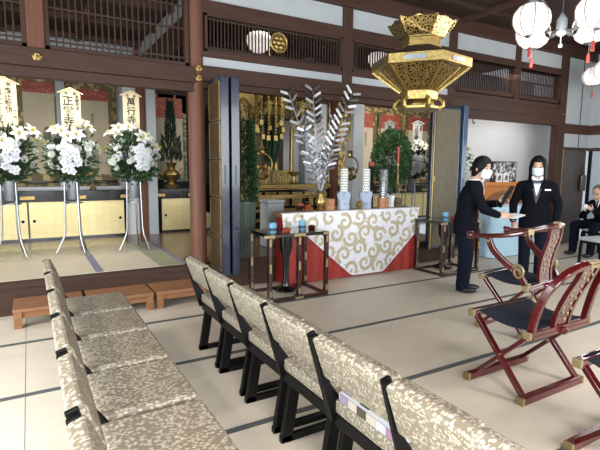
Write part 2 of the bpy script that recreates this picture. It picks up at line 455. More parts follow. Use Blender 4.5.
# corner wall by the dark door, right wall
m = MB().box(8.26, 9.1, FY + .0, FY + .08, 2.19, 3.33).box(8.26, 9.1, FY + .0, FY + .08, 1.78, 2.02); struct(m.build('wall_corner', 'plaster'))
m = MB().box(8.26, 9.1, FY - .02, FY + .09, 2.02, 2.19).box(8.255, 9.1, FY - .01, FY + .085, 1.74, 1.78).box(8.76, 8.78, FY - .005, FY + .08, 1.78, 3.33); struct(m.build('trim_20', 'cross_wood'))
m = MB().box(8.30, 9.1, FY + .02, FY + .06, 0, 1.75); d = struct(m.build('door_1', 'dark_door'))
MB().box(8.255, 8.30, FY - .02, FY + .08, 0, 1.75).build('door_frame', 'light_wood', d)
m = MB().box(9.1, 9.2, -4, FY, 2.02, 3.52).box(9.1, 9.2, -4, FY, 1.78, 2.02); struct(m.build('wall_right', 'plaster'))
m = MB().box(9.07, 9.12, -4, FY, 2.02, 2.19).box(9.08, 9.12, -4, FY, 1.72, 1.78); struct(m.build('trim_21', 'cross_wood'))
m = MB().box(9.12, 9.15, -4, FY - .02, 0, 1.72); d = struct(m.build('window_7', 'frost_glass'))
s = MB()
for y in (4.82, 3.6, 2.4, 1.2, 0): s.box(9.08, 9.14, y - .025, y + .025, 0, 1.72)
s.build('window_frame', 'black_frame', d)

# ------------------------------------------------------------------ left bay behind the posts
def gold_cabinet(name, label, x0, x1, n, y0=7.55, y1=7.93, group=None, top=.86):
    t = thing(name, label, 'cabinet', ((x0 + x1) / 2, y0, .3), 0, group); hw = (x1 - x0) / 2; h = top - .3
    m = MB().box(-hw, hw, .02, y1 - y0, .0, h); m.box(-hw, hw, -.0, .02, 0, .03); m.box(-hw, -hw + .03, 0, .02, 0, h).box(hw - .03, hw, 0, .02, 0, h); m.build('body', 'black_lacquer', t)
    w = (2 * hw - .06) / n
    for i in range(n):
        a = -hw + .03 + i * w
        dd = MB().box(a + .012, a + w - .012, -.004, .016, .035, h - .01).build('door', 'gold_leaf', t)
        MB().lathe([(.022, 0), (.022, .006), (.012, .004)], (0, 0, 0), 14).build('finger_pull', 'black_frame', dd).matrix_local = Matrix.Translation((a + (w - .07 if i % 2 else .07), -.005, h * .5)) @ FRONT
    tp = MB().box(-hw - .03, hw + .03, -.03, y1 - y0, h, h + .15).box(-hw - .03, hw + .03, -.02, y1 - y0, h + .15, h + .155).build('top', 'black_lacquer', t, bevel=.005)
    for i in range(n + 1):
        a = -hw + 2 * hw * i / n; ww = .09
        MB().box(max(a - ww, -hw - .031), min(a + ww, hw + .031), -.036, -.028, h + .03, h + .075).build('fitting', 'gold', tp)
    return t
gold_cabinet('gold_cabinet', 'gold leafed sliding cabinet with black top below the hanging scrolls', -1.36, 1.29, 4)
gold_cabinet('gold_cabinet', 'narrow dim gold cabinet in the recess beside the round brown post', 1.8, 2.36, 1, 7.6, 7.93)
struct(MB().box(1.30, 1.49, 7.62, 7.7, .297, 3.6).build('wall_strip', 'white_wall'))
struct(MB().box(1.49, 1.62, 7.55, 7.7, .297, 3.6).build('pillar_8', 'post_wood'))
struct(MB().box(1.62, 1.76, 7.5, 7.7, .297, 3.6).build('pillar_9', 'plaster'))
struct(MB().box(.42, .54, 8.12, 8.3, .297, 2.75).build('pillar_10', 'plaster'))
m = MB().box(-4, 2.38, 7.97, 8.3, .297, 1.0).box(4.8, 9.2, 7.97, 8.3, .297, 1.0); struct(m.build('wall_altar_shelf', 'black_frame'))
m = MB().box(5.5, 9.2, 8.24, 8.29, 1.0, 3.0); struct(m.build('wall_brocade_backing', 'scroll_brocade'))
struct(MB().box(-4, 1.3, 7.93, 8.0, 1.0, 1.05).build('trim_22', 'white_wall'))
struct(MB().box(-4, 1.3, 8.24, 8.29, 1.05, 2.75).build('wall_gold_backing', 'scroll_brocade'))

def scroll(label, x, w, z0, z1, y=8.2, band=.22, art='plain', brocade='scroll_brocade', group='hanging scrolls in the left bay'):
    t = thing('hanging_scroll', label, 'hanging scroll', (x, y, z0), 0, group); h = z1 - z0
    MB().box(-w / 2, w / 2, 0, .012, 0, h).build('brocade_mount', brocade, t)
    MB().box(-w / 2 + .07, w / 2 - .07, -.004, 0, h - band, h - .06).build('red_band', 'red_brocade', t)
    MB().box(-w / 2 + .07, w / 2 - .07, -.004, 0, .14, h - band).build('paper', 'scroll_paper', t)
    for sx in (-1, 1):
        MB().box(sx * w * .22 - .018, sx * w * .22 + .018, -.006, 0, h - .06, h).build('hanging_strip', 'red_brocade', t)
    MB().tube([(-w / 2 - .03, -.012, .02), (w / 2 + .03, -.012, .02)], .018, 10).build('roller', 'black_lacquer', t)
    if art == 'figures':
        m = MB()
        for px in (-.09, .09):
            m.prism([(px - .055, h * .43), (px - .05, h * .50), (px - .02, h * .545), (px + .02, h * .545), (px + .05, h * .50), (px + .055, h * .43)], FRONT @ Matrix.Translation((0, 0, .0045)), .001)
        m.build('painted_figures', 'ink_faint', t)
    else:
        letters('南\n無\n阿\n弥\n陀\n仏' if art == 'long' else '帰\n命\n尽\n十\n方', .055, Matrix.Translation((0, -.005, h * .72)) @ FRONT, t, 'ink_faint', 'writing')
    return t
scroll('hanging scroll with two faint seated figures behind the leftmost flower stand', .19, .56, 1.1, 2.68, art='figures')
scroll('hanging scroll with faint columns of writing left of the pale pillars', .93, .62, 1.1, 2.62)
scroll('hanging scroll in teal brocade behind the dark green plant by the round post', 2.1, .7, 1.1, 2.6, 8.2, .4, 'long', 'teal_brocade')

# flower blooms
def petal(m, L, W, curl, a, tilt, seg=4, c=(0, 0, 0)):
    R = Matrix.Rotation(a, 4, 'Z'); vs = []
    for i in range(seg + 1):
        t = i / seg; w = W * math.sin(PI * (.12 + .86 * t)) ** .8 if t < 1 else W * .08
        ang = tilt - curl * t; x = L * t * math.cos(ang * .8); z = L * t * math.sin(ang) * (1 if curl >= 0 else 1)
        for s_ in (-1, 0, 1): vs.append(R @ V((x, s_ * w, z + (0 if s_ == 0 else .12 * w))) + V(c))
    m.add(vs, [(i * 3 + j, i * 3 + j + 1, i * 3 + j + 4, i * 3 + j + 3) for i in range(seg) for j in (0, 1)])
def bloom_mesh(kind):
    m = MB()
    if kind == 'lily':
        for k in range(6): petal(m, .095 if k % 2 else .088, .024, .75, k * PI / 3, 1.05, 5)
        m.cur = 1; m.tube([(0, 0, -.03), (0, 0, .055)], [.007, .003], 6)
        for k in range(5): m.tube([(0, 0, 0), (.016 * math.cos(k * 1.25), .016 * math.sin(k * 1.25), .06)], [.0015, .004], 5)
        return m, ['lily', 'stamen']
    if kind == 'mum':
        for ring, (n, L, tl) in enumerate(((12, .048, .25), (11, .042, .65), (8, .034, 1.05), (5, .022, 1.4))):
            for k in range(n): petal(m, L, .009, .35, 2 * PI * k / n + ring * .3, tl, 3)
        return m, ['mum']
    for k in range(5): petal(m, .045, .022 if k in (1, 4) else .015, .35, k * 2 * PI / 5 + PI / 2, .35, 4)
    m.cur = 1; m.ell((0, 0, .006), (.007, .007, .01), 8, 5)
    return m, ['orchid', 'stamen']
BL = {}
def bloom(kind, parent, p, d, s=1.):
    nm = {'lily': 'lily_bloom', 'mum': 'chrysanthemum_bloom', 'orchid': 'orchid_bloom'}[kind]
    if kind not in BL:
        mm, mats = bloom_mesh(kind); o = mm.build(nm, mats, parent, smooth='all'); BL[kind] = o
    else:
        o = BL[kind].copy(); COL.objects.link(o); o.parent = parent
    q = V(d).normalized().to_track_quat('Z', 'Y')
    o.matrix_local = Matrix.LocRotScale(V(p), q @ Euler((0, 0, rnd.uniform(0, 6))).to_quaternion(), V((s, s, s))); return o
def leafcloud(m, n, fn, L=(.05, .1), W=.3):
    for _ in range(n):
        p, d = fn(); d = d.normalized(); l = rnd.uniform(*L); w = l * W
        sd = d.cross(V((rnd.uniform(-1, 1), rnd.uniform(-1, 1), rnd.uniform(-1, 1)))).normalized(); up = sd.cross(d)
        a = p; b = p + d * l * .5 + sd * w * .5 + up * l * .06; c = p + d * l - up * l * .05; e = p + d * l * .5 - sd * w * .5 + up * l * .06
        m.add([a, b, c, e, p + d * l * .5], [(0, 1, 4), (1, 2, 4), (2, 3, 4), (3, 0, 4)])
def flower_stand(label, loc, rz, seed, cz=1.20, group='white funeral flower stands'):
    global rnd
    keep = rnd; rnd = random.Random(seed)
    t = thing('flower_stand', label, 'flower stand', loc, rz, group)
    for k in range(3):
        a = -PI / 2 + (k - 1) * 2 * PI / 3 + .5
        c, s_ = math.cos(a), math.sin(a)
        MB().tube([(.094 * c, .094 * s_, .87), (.1 * c, .1 * s_, .6), (.11 * c, .11 * s_, .28), (.125 * c, .125 * s_, .2), (.19 * c, .19 * s_, .06), (.215 * c, .215 * s_, .015)], .0105, 8).build('leg', 'steel', t, smooth=True)
    MB().tube([(.1 * math.cos(2 * PI * j / 20), .1 * math.sin(2 * PI * j / 20), .62) for j in range(20)], .007, 6, True).build('ring', 'steel', t, smooth=True)
    MB().lathe([(.058, .66), (.06, .665), (.075, .885), (.08, .89), (.07, .88), (.055, .68)], n=24).build('vase', 'grey_bucket', t, smooth=True)
    f = MB()
    def base():
        a = rnd.uniform(0, 2 * PI); r = rnd.uniform(.03, .26); z = .87 + r * .55 + rnd.uniform(-.05, .2)
        return V((r * math.cos(a), r * .75 * math.sin(a), z)), V((math.cos(a), math.sin(a), rnd.uniform(-.5, .7)))
    leafcloud(f, 520, base, (.05, .11), .4)
    def upper():
        a = rnd.uniform(0, 2 * PI); b = rnd.uniform(-.2, 1.4); r = rnd.uniform(.1, .27)
        d = V((math.cos(a) * math.cos(b), math.sin(a) * math.cos(b), math.sin(b)))
        return V((0, 0, cz + .02)) + V((d.x * r * 1.05, d.y * r * .8, d.z * r)), d + V((0, 0, .4))
    leafcloud(f, 380, upper, (.05, .11), .3)
    for _ in range(26):
        a = rnd.uniform(0, 2 * PI); r = rnd.uniform(.08, .27)
        f.tube([(0, 0, .85), (r * .5 * math.cos(a), r * .5 * math.sin(a), 1.05), (r * math.cos(a), r * math.sin(a) * .8, cz + rnd.uniform(0, .2))], .0035, 5)
    f.build('foliage', 'leaf', t)
    for i in range(26):                                           # cascade of orchids in the middle
        u = rnd.uniform(-.085, .085); v = rnd.uniform(-.19, .13)
        p = V((u * (1 - abs(v)), -.235 - .05 * math.cos(v * 6) - rnd.uniform(0, .03), cz - .02 + v)); bloom('orchid', t, p, V((u * 2, -1, .15 + rnd.uniform(-.3, .3))), rnd.uniform(.95, 1.15))
    for i in range(62):
        a = rnd.uniform(0, 2 * PI); b = rnd.uniform(-.7, 1.1); d = V((math.cos(a) * math.cos(b), math.sin(a) * math.cos(b), math.sin(b)))
        q = rnd.uniform(.82, 1.12); p = V((d.x * .285 * q, d.y * .24 * q, cz + d.z * .25 * q)); bloom('mum', t, p, d + V((0, -.35, .15)), rnd.uniform(.7, 1.15))
    for i in range(12):
        a = 2 * PI * i / 12 + rnd.uniform(-.25, .25); b = rnd.uniform(.1, 1.15); d = V((math.cos(a) * math.cos(b), math.sin(a) * math.cos(b), math.sin(b)))
        q = rnd.uniform(.9, 1.22); p = V((d.x * .30 * q, d.y * .25 * q, cz + .03 + d.z * .29 * q)); bloom('lily', t, p, d + V((0, -.6, .2)), rnd.uniform(1., 1.25))
    for i in range(5):
        a = rnd.uniform(PI, 2 * PI); MB().ell((.2 * math.cos(a), .2 * math.sin(a), cz + rnd.uniform(-.08, .05)), .018, 8, 6).build('violet_bud', 'violet', t, smooth='all')
    rnd = keep
    return t
zf = .304
flower_stand('white flower stand under the board with two columns of writing', (-.19, 6.3, zf), .12, 1)
flower_stand('white flower stand between the two other stands in front of the gold cabinet doors', (.46, 6.25, zf), -.1, 2)
flower_stand('white flower stand in front of the pale pillar nearest the round post', (1.15, 6.15, zf), .2, 3)
flower_stand('white flower stand behind the dense bush, mostly hidden by it', (5.48, 6.3, .297), -.5, 4)
flower_stand('white flower stand in front of the gold cabinet left of the reed door', (6.22, 6.5, .297), -.45, 5)
flower_stand('white flower stand in the side room just right of the blue edged door', (6.02, 5.25, 0), -.7, 6, 1.36)

def name_board(label, loc, w, h, cols, rz=0., mat='board', tiny='御供', stick=.3, group='memorial name boards'):
    t = thing('name_board', label, 'name board', loc, rz, group)
    pk = w * .22
    MB().prism([(-w / 2, 0), (w / 2, 0), (w / 2, h), (0, h + pk), (-w / 2, h)], FRONT @ Matrix.Translation((0, 0, -.006)), .012).build('board', mat, t)
    for s_ in (-1, 1):
        MB().bar((0, 0, h + pk + .006), (s_ * (w / 2 + .03), 0, h - .014), .028, .012, (0, -1, 0) if 0 else (0, 0, 1)).build('roof_strip', mat, t)
    MB().box(-.009, .009, .008, .02, -stick, h * .7).build('stake', mat, t)
    for body, size, x, z in cols:
        letters(body, size, Matrix.Translation((x, -.0065, z)) @ FRONT, t)
    if tiny:
        for k, ch in enumerate(tiny): letters(ch, w * .17, Matrix.Translation(((.5 - k) * w * .42, -.0065, h + .0)) @ FRONT, t, 'ink', 'small_lettering')
    return t
name_board('cream name board reading three large characters in front of the pale pillars', (1.15, 6.17, 1.84), .195, .41, [('萬\n行\n寺', .112, 0, .37)], .0)
name_board('cream name board with a small column beside three large characters', (.48, 6.28, 1.79), .215, .45, [('正\n覚\n寺', .122, -.03, .40), ('本\n願\n寺\n派', .046, .07, .42)], .05)
name_board('cream name board with two long columns of characters', (-.20, 6.33, 1.80), .26, .50, [('森\n辻\n良\n友', .102, -.06, .44), ('森\n辻\n製\n餅', .072, .045, .44), ('外\n一\n同', .034, .103, .2)], .05)
name_board('white name board rising behind the dense bush', (5.49, 6.32, 1.80), .17, .36, [('萬\n行\n寺', .088, 0, .31)], -.5, 'board_white')
name_board('white name board above the flowers left of the reed door', (6.36, 6.53, 1.80), .18, .42, [('正\n覚\n寺', .09, -.02, .36), ('本\n願\n寺', .04, .06, .38)], -.5, 'board_white')
name_board('pale name board seen edge on past the blue edged door', (5.9, 5.28, 1.72), .14, .34, [('光\n照\n寺', .08, 0, .3)], -.5, 'board_white')

# plastic sheet under the stands
m = MB(); gx, gy = 40, 14; vs = []
for j in range(gy + 1):
    for i in range(gx + 1):
        vs.append((-.95 + 2.3 * i / gx, 6.0 + .85 * j / gy + .04 * math.sin(i * 1.1), .3065 + .006 * abs(math.sin(i * 1.7 + j * .9) * math.sin(i * .37 - j * 2.1))))
m.add(vs, [(j * (gx + 1) + i, j * (gx + 1) + i + 1, (j + 1) * (gx + 1) + i + 1, (j + 1) * (gx + 1) + i) for j in range(gy) for i in range(gx)])
tag(m.build('plastic_sheet', 'clear_film', smooth='all'), 'crinkled clear plastic sheet spread under the three flower stands', 'plastic sheet')

# gold ornaments on the left cabinets
def crane(label, loc, s=1., rz=0., candle=False):
    t = thing('crane_candlestick', label, 'candlestick', loc, rz)
    t.scale = (s, s, s)
    MB().lathe([(.05, 0), (.055, .012), (.035, .025), (.05, .04), (.02, .05)], n=16).build('base', 'brass', t, smooth=True)
    MB().tube([(-.012, 0, .045), (-.014, 0, .2)], .005, 6).tube([(.012, 0, .045), (.014, 0, .2)], .005, 6).build('legs', 'brass', t)
    MB().ell((0, 0, .24), (.04, .075, .045), 14, 8).tube([(0, .05, .25), (0, .1, .31), (0, .085, .38), (0, .11, .44)], [.024, .016, .012, .015], 8).tube([(0, .1, .44), (0, .17, .42)], [.012, .003], 6).tube([(0, -.06, .24), (0, -.13, .2)], [.03, .006], 8).build('crane_body', 'brass', t, smooth='all')
    MB().tube([(0, .11, .45), (0, .1, .49), (0, .11, .52)], [.008, .007, .02], 8).build('candle_cup', 'brass', t, smooth=True)
    if candle: MB().lathe([(.013, .52), (.016, .66), (.02, .71), (.019, .73), (.003, .735)], (0, .11, 0), 12).build('candle', 'candle_red', t, smooth=True)
    return t
crane('small gold crane candlestick on the black cabinet top between two flower stands', (.84, 7.70, 1.015), .95, -1.2)
def vessel(label, loc, prof, mat='gold', n=20, name='gold_vessel', cat='altar vessel', group=None):
    t = thing(name, label, cat, loc, 0, group)
    MB().lathe(prof, n=n).build('body', mat, t, smooth=True)
    return t
def shrub(name, label, loc, h0, fn, n, L, W, mat, stem_h, cat='plant', pot=None, group=None):
    t = thing(name, label, cat, loc, 0, group)
    f = MB(); leafcloud(f, n, fn, L, W); f.build('foliage', mat, t)
    MB().tube([(0, 0, h0 - .1 if pot else 0), (.01, 0, stem_h)], [.02, .008], 8).build('stem', 'leaf_dark', t)
    if pot:
        m = MB(); r, hh = pot
        m.lathe([(r * .86, 0), (r, hh), (r * 1.05, hh), (r * 1.05, hh + .02), (r * .9, hh + .02), (r * .88, hh - .04)], n=36)
        for j in range(22):
            a = 2 * PI * j / 22; m.tube([(r * .88 * math.cos(a), r * .88 * math.sin(a), 0), (r * 1.01 * math.cos(a), r * 1.01 * math.sin(a), hh)], .012, 6)
        m.build('pot', 'planter', t, smooth=True)
    return t
def cone_fn():
    z = rnd.uniform(0, 1); r = .14 * (1 - z) ** .8 * (.42 if z > .4 else 1) + .015; a = rnd.uniform(0, 2 * PI)
    return V((r * math.cos(a), r * math.sin(a), .42 + .95 * z)), V((math.cos(a) * .6, math.sin(a) * .6, 1.2))
t = shrub('pine_arrangement', 'dark green conical arrangement in a gold vessel beside the round brown post', (2.06, 7.8, 1.016), .42, cone_fn, 900, (.06, .14), .2, 'leaf_dark', 1.2)
MB().lathe([(.12, 0), (.13, .03), (.06, .06), (.05, .1), (.11, .14), (.14, .22), (.12, .27), (.06, .31), (.07, .38), (.1, .42), (.08, .42)], n=20).build('vessel', 'gold', t, smooth=True)
for sx in (-1, 1): MB().tube([(sx * .12, 0, .2), (sx * .19, 0, .24), (sx * .17, 0, .32), (sx * .13, 0, .3)], .014, 8).build('handle', 'gold', t, smooth=True)
def tall_fn():
    z = rnd.uniform(0, 1); r = rnd.uniform(.06, .145) * (1 - .4 * z ** 3); a = rnd.uniform(0, 2 * PI)
    return V((r * math.cos(a), r * math.sin(a), .68 + .95 * z)), V((math.cos(a), math.sin(a), rnd.uniform(-.6, .6)))
shrub('potted_shrub', 'tall leafy shrub in a ribbed green planter beside the folded door', (2.25, 5.2, .297), .68, tall_fn, 3000, (.04, .07), .5, 'leaf', 1.5, pot=(.13, .64))
def bush_fn():
    a = rnd.uniform(0, 2 * PI); b = rnd.uniform(-1.4, 1.5); r = rnd.uniform(.75, 1.0); d = V((math.cos(a) * math.cos(b), math.sin(a) * math.cos(b), math.sin(b)))
    return V((d.x * r * .30, d.y * r * .28, 1.22 + d.z * r * .42)), d + V((rnd.uniform(-.6, .6), rnd.uniform(-.6, .6), rnd.uniform(-.6, .6)))
shrub('dense_bush', 'dense round green bush behind the right end of the altar table', (4.84, 5.5, .297), .7, bush_fn, 4600, (.04, .075), .6, 'leaf_bright', 1.4, pot=(.15, .6))
def palm_fn():
    a = rnd.uniform(0, 2 * PI); r = rnd.uniform(0, .1); z = rnd.uniform(0, .62)
    return V((r * math.cos(a), r * math.sin(a), .3 + z)), V((math.cos(a) * (.25 + .6 * z), math.sin(a) * (.25 + .6 * z), 1.0))
shrub('palm_arrangement', 'feathery dark green arrangement on the dark altar left of the silver branches', (3.55, 7.05, 1.10), .3, palm_fn, 700, (.16, .4), .07, 'leaf_dark', .5)

# ------------------------------------------------------------------ main altar
t = thing('altar_platform', 'black lacquered altar with gold edges deep behind the silver branches', 'altar', (3.6, 6.85, .297))
MB().box(-1.19, 1.15, 0, 1.3, 0, .36).box(-1.05, 1.0, .1, 1.3, .36, .72).build('body', 'black_lacquer', t, bevel=.01)
for z, x0, x1, y in ((.34, -1.195, 1.17, -.015), (.70, -1.07, 1.02, .085), (.18, -1.21, 1.16, -.01)): MB().box(x0, x1, y, y + .02, z, z + .05).build('gold_edge', 'gold', t)
MB().box(-1.1, 1.05, .05, 1.2, .72, .8).build('top', 'black_lacquer', t)
MB().box(-1.1, 1.05, .03, .05, .73, .79).build('gold_edge', 'old_gold', t)
for k in range(8): MB().box(-.98 + k * .255, -.98 + k * .255 + .2, .088, .1, .42, .66).build('carved_panel', 'gold_work', t)
t = thing('altar_shrine', 'tall gilded shrine with pillars above the dark altar', 'shrine', (3.6, 7.5, 1.097))
MB().box(-.7, .7, 0, .55, 0, .22).build('base', 'gold_work', t)
for x in (-.62, -.3, .3, .62): MB().lathe([(.05, .22), (.038, .28), (.036, 1.15), (.05, 1.2)], (x, .06, 0), 14).build('pillar', 'gold', t, smooth=True)
MB().box(-.66, .66, .45, .55, .22, 1.25).build('back_panel', 'bronze_panel', t)
MB().box(-.75, .75, -.02, .55, 1.2, 1.34).prism([(-.9, 1.34), (-.7, 1.42), (-.35, 1.56), (0, 1.72), (.35, 1.56), (.7, 1.42), (.9, 1.34)], Matrix.Translation((0, .5, 0)) @ FRONT, .52).build('roof', 'gold_work', t)
def yoraku(label, loc, w, h, seed, group='hanging gilt canopy ornaments', mat='old_gold'):
    """gilt hanging ornament: cap, tiers and strings of beads"""
    r = random.Random(seed)
    t = thing('hanging_ornament', label, 'hanging ornament', loc, 0, group)
    MB().tube([(0, 0, h), (0, 0, 3.62 - loc[2])], .006, 6).build('chain', 'old_gold', t)
    MB().lathe([(w * .1, h), (w * .25, h * .95), (w * .5, h * .86), (w * .52, h * .80), (w * .4, h * .79)], n=8).build('cap', 'gold_work', t)
    MB().lathe([(w * .3, h * .80), (w * .32, h * .62), (w * .42, h * .6), (w * .42, h * .57), (w * .28, h * .56)], n=8).build('tier', 'gold_work', t)
    m = MB()
    for k in range(12):
        a = 2 * PI * k / 12; x = w * .46 * math.cos(a); y = w * .46 * math.sin(a); z = h * .8; e = r.uniform(0, .35) * h
        while z > e:
            m.ell((x, y, z), (w * .035, w * .035, w * .05), 6, 4); z -= w * .1
        m.box(x - w * .06, x + w * .06, y - w * .01, y + w * .01, z - w * .14, z + w * .02)
    m.build('bead_strings', 'gold', t)
    m = MB()
    for k in range(8):
        a = 2 * PI * k / 8 + .3
        m.prism([(-w * .1, 0), (0, -h * .16), (w * .1, 0), (0, h * .08)], Matrix.Translation((w * .33 * math.cos(a), w * .33 * math.sin(a), h * .55)) @ Matrix.Rotation(a + PI / 2, 4, 'Z') @ FRONT, .01)
    m.build('leaf_plates', 'gold', t)
    return t
yoraku('broad gilt canopy ornament hanging nearest the left folded door', (3.2, 6.42, 1.85), .46, .78, 1)
yoraku('gilt canopy ornament hanging at the back behind the tallest silver branch', (4.05, 6.9, 1.95), .4, .7, 2)
yoraku('small gilt ornament hanging low between the leafy shrub and the ring lamp', (2.85, 6.6, 1.55), .3, .85, 3)
t = yoraku('slender gilt hanging lantern by the right silver branch under the beam', (3.93, 5.5, 1.76), .2, .6, 4)
def ring_lamp(label, loc, r, group='gold ring lamps hanging before the altar'):
    t = thing('ring_lamp', label, 'hanging lamp', loc, 0, group)
    MB().tube([(r * math.cos(2 * PI * j / 32), 0, r * math.sin(2 * PI * j / 32)) for j in range(32)], .012, 8, True).build('ring', 'gold', t, smooth='all')
    MB().tube([(0, 0, r), (0, 0, 3.62 - loc[2])], .004, 6).build('chain', 'old_gold', t)
    MB().lathe([(.02, r - .02), (.05, r + .01), (.03, r + .05), (.05, r + .08), (.015, r + .1)], n=12).build('crown', 'gold', t, smooth=True)
    MB().lathe([(.02, -r - .06), (.1, -r - .02), (.11, -r + .02), (.05, -r + .05), (.03, -r + .1), (.06, -r + .13), (.005, -r + .16)], n=16).build('oil_dish', 'gold_work', t, smooth=True)
    m = MB()
    for k in range(5): m.ell((-.12 + .06 * k, 0, -r + .1 + .03 * (k % 2)), (.028, .012, .04), 8, 6)
    m.build('flame_ornament', 'old_gold', t, smooth='all')
    return t
ring_lamp('gold ring lamp hanging left of the feathery green arrangement', (2.97, 6.2, 1.41), .165)
ring_lamp('gold ring lamp hanging above the white dotted towers', (4.42, 6.0, 1.39), .16)
vessel('gold stemmed incense burner on the front edge of the dark altar', (3.2, 6.98, 1.10), [(.09, 0), (.1, .02), (.03, .05), (.03, .1), (.09, .13), (.11, .19), (.08, .22), (.02, .26), (.004, .29)])
vessel('gold footed bowl on the dark altar right of the incense burner', (3.95, 6.98, 1.10), [(.07, 0), (.08, .02), (.025, .05), (.025, .12), (.1, .17), (.11, .2), (.09, .19)])
t = thing('long_gold_tray', 'long low tray table with a gilt edge in front of the dark altar', 'tray table', (3.25, 6.25, .297))
MB().box(-.62, .75, 0, .32, .60, .64).build('top', 'table_wood', t); MB().box(-.63, .76, -.012, 0, .605, .65).build('gold_edge', 'gold', t)
for x in (-.58, .7):
    for y in (.03, .29): MB().box(x - .025, x + .025, y - .025, y + .025, 0, .60).build('leg', 'black_lacquer', t)
t = thing('grey_bin', 'plain grey box bin standing behind the left end of the altar table', 'bin', (2.83, 5.6, .297))
MB().box(-.125, .125, -.13, .13, 0, .60).build('body', 'grey_box', t, bevel=.02); MB().box(-.132, .132, -.137, .137, .60, .64).build('lid', 'grey_box', t, bevel=.012)
# pale pillars and scrolls behind the right half of the centre bay
struct(MB().box(5.22, 5.46, 7.0, 7.25, .297, 3.6).build('pillar_11', 'plaster'))
struct(MB().box(4.98, 5.1, 7.3, 7.42, .297, 3.6).build('pillar_12', 'post_wood'))
struct(MB().box(4.78, 4.97, 8.0, 8.19, .297, 3.5).build('wall_grey_panel', 'plaster'))
struct(MB().box(1.9, 4.3, 8.23, 8.29, 1.0, 3.5).build('wall_dark_backing', 'black_frame'))
g2 = 'hanging scrolls in the far right bay'
scroll('narrow hanging scroll left of the board rising behind the bush', 6.45, .52, 1.0, 2.62, 8.2, .36, 'long', 'scroll_brocade', g2)
scroll('hanging scroll with a red band between the two white name boards', 7.15, .7, 1.0, 2.62, 8.2, .36, 'long', 'scroll_brocade', g2)
scroll('hanging scroll with a red band nearest the reed door', 8.0, .75, 1.0, 2.62, 8.2, .36, 'plain', 'scroll_brocade', g2)
gold_cabinet('gold_cabinet', 'black and gold cabinet behind the flowers left of the reed door', 5.65, 8.2, 4, 7.5, 7.9)

# ------------------------------------------------------------------ folded doors
def leaf_door(name, label, loc, rz, w, panel, zt=2.0, thick=.05, folds=2, face=-1, edge=.085):
    t = thing(name, label, 'folding door', loc, rz)
    return t
t = thing('folding_door', 'black lacquered door folded against the round post, bronze panels in gold lines', 'folding door', (1.70, 4.83, .24))
for k, x in enumerate((0.0, .115)):
    lf = MB().box(x - .015, x + .075, -.36, 0, 0, 2.03).build('leaf', 'door_lacquer', t, bevel=.006)
    if k == 0:
        for j in range(5):
            z0 = .05 + j * .39
            MB().box(x - .019, x - .014, -.325, -.035, z0, z0 + .36).build('panel', 'bronze_panel', lf)
            fr = MB()
            for a, b, c, d in ((-.335, -.025, z0 - .008, z0 + .004), (-.335, -.025, z0 + .356, z0 + .368), (-.335, -.325, z0, z0 + .36), (-.035, -.025, z0, z0 + .36)): fr.box(x - .022, x - .014, a, b, c, d)
            fr.build('gold_line', 'gold', lf)
    MB().box(x + .02, x + .04, -.363, -.36, .95, 1.15).build('edge_patch', 'navy', lf)  # no real plate: lighter strip paints the blue reflection on the edge
t = thing('folding_door', 'tall door leaf with a reed face and glossy blue black edge', 'folding door', (5.38, 4.69, .24))
lf = MB().box(-.56, .0, -.03, .03, 0, 2.0).build('leaf', 'door_lacquer', t, bevel=.006)
MB().box(-.50, -.03, -.036, -.03, .04, 1.96).build('panel', 'reed_panel', lf)
MB().box(-.535, -.515, -.037, -.03, 0, 2.0).build('gold_line', 'gold', lf)
MB().box(-.55, -.49, -.045, -.03, .95, 1.03).build('latch', 'brass', lf)
lf2 = MB().box(.02, .11, -.06, .17, 0, 2.03).build('leaf', 'lit_lacquer', t, bevel=.006)
MB().box(.045, .085, -.063, -.06, .8, 1.0).build('edge_patch', 'navy', lf2)

# ------------------------------------------------------------------ altar table
t = thing('altar_table', 'altar table hung with red cloth and a white and gold brocade triangle', 'altar table', (3.42, 4.75, 0))
MB().box(-.95, 1.12, -.15, .12, .80, .85).build('tabletop', 'table_wood', t, bevel=.004)
for x in (-.86, 1.05):
    for y in (-.09, .09): MB().box(x - .03, x + .03, y - .03, y + .03, 0, .80).build('leg', 'table_wood', t)
m = MB(); n = 60; vs = []
for zi in (0.012, .80):
    for i in range(n + 1): x = -.91 + 2.01 * i / n; vs.append((x, -.142 + .006 * math.sin(i * 1.3) * (1 if zi < .1 else .3), zi))
for zi in (0.012, .80):
    for i in range(9): vs.append((1.10, -.142 + .25 * i / 8, zi))
for zi in (0.012, .80):
    for i in range(9): vs.append((-.91, -.142 + .25 * i / 8, zi))
k = n + 1
m.add(vs, [(i, i + 1, k + i + 1, k + i) for i in range(n)] + [(2 * k + i, 2 * k + i + 1, 2 * k + 9 + i + 1, 2 * k + 9 + i) for i in range(8)] + [(2 * k + 18 + i, 2 * k + 18 + i + 1, 2 * k + 27 + i + 1, 2 * k + 27 + i) for i in range(8)])
o = m.build('red_cloth', 'red_cloth', t); md = o.modifiers.new('s', 'SOLIDIFY'); md.thickness = .004
poly = [(-.97, .853), (-.95, .66), (-.82, .68), (-.66, .59), (.0, .05), (.05, .03), (.52, .03), (.56, .05), (1.08, .5), (1.14, .853)]
m = MB().prism(poly, Matrix.Translation((0, -.153, 0)) @ FRONT, .005); m.box(-.97, 1.14, -.158, -.10, .85, .855)
m.prism([(0, .853), (.25, .853), (.05, .45)], Matrix.Translation((1.125, -.153, 0)) @ Matrix.Rotation(PI / 2, 4, 'Z') @ FRONT, .005)
wc = m.build('white_cloth', 'white_brocade', t)
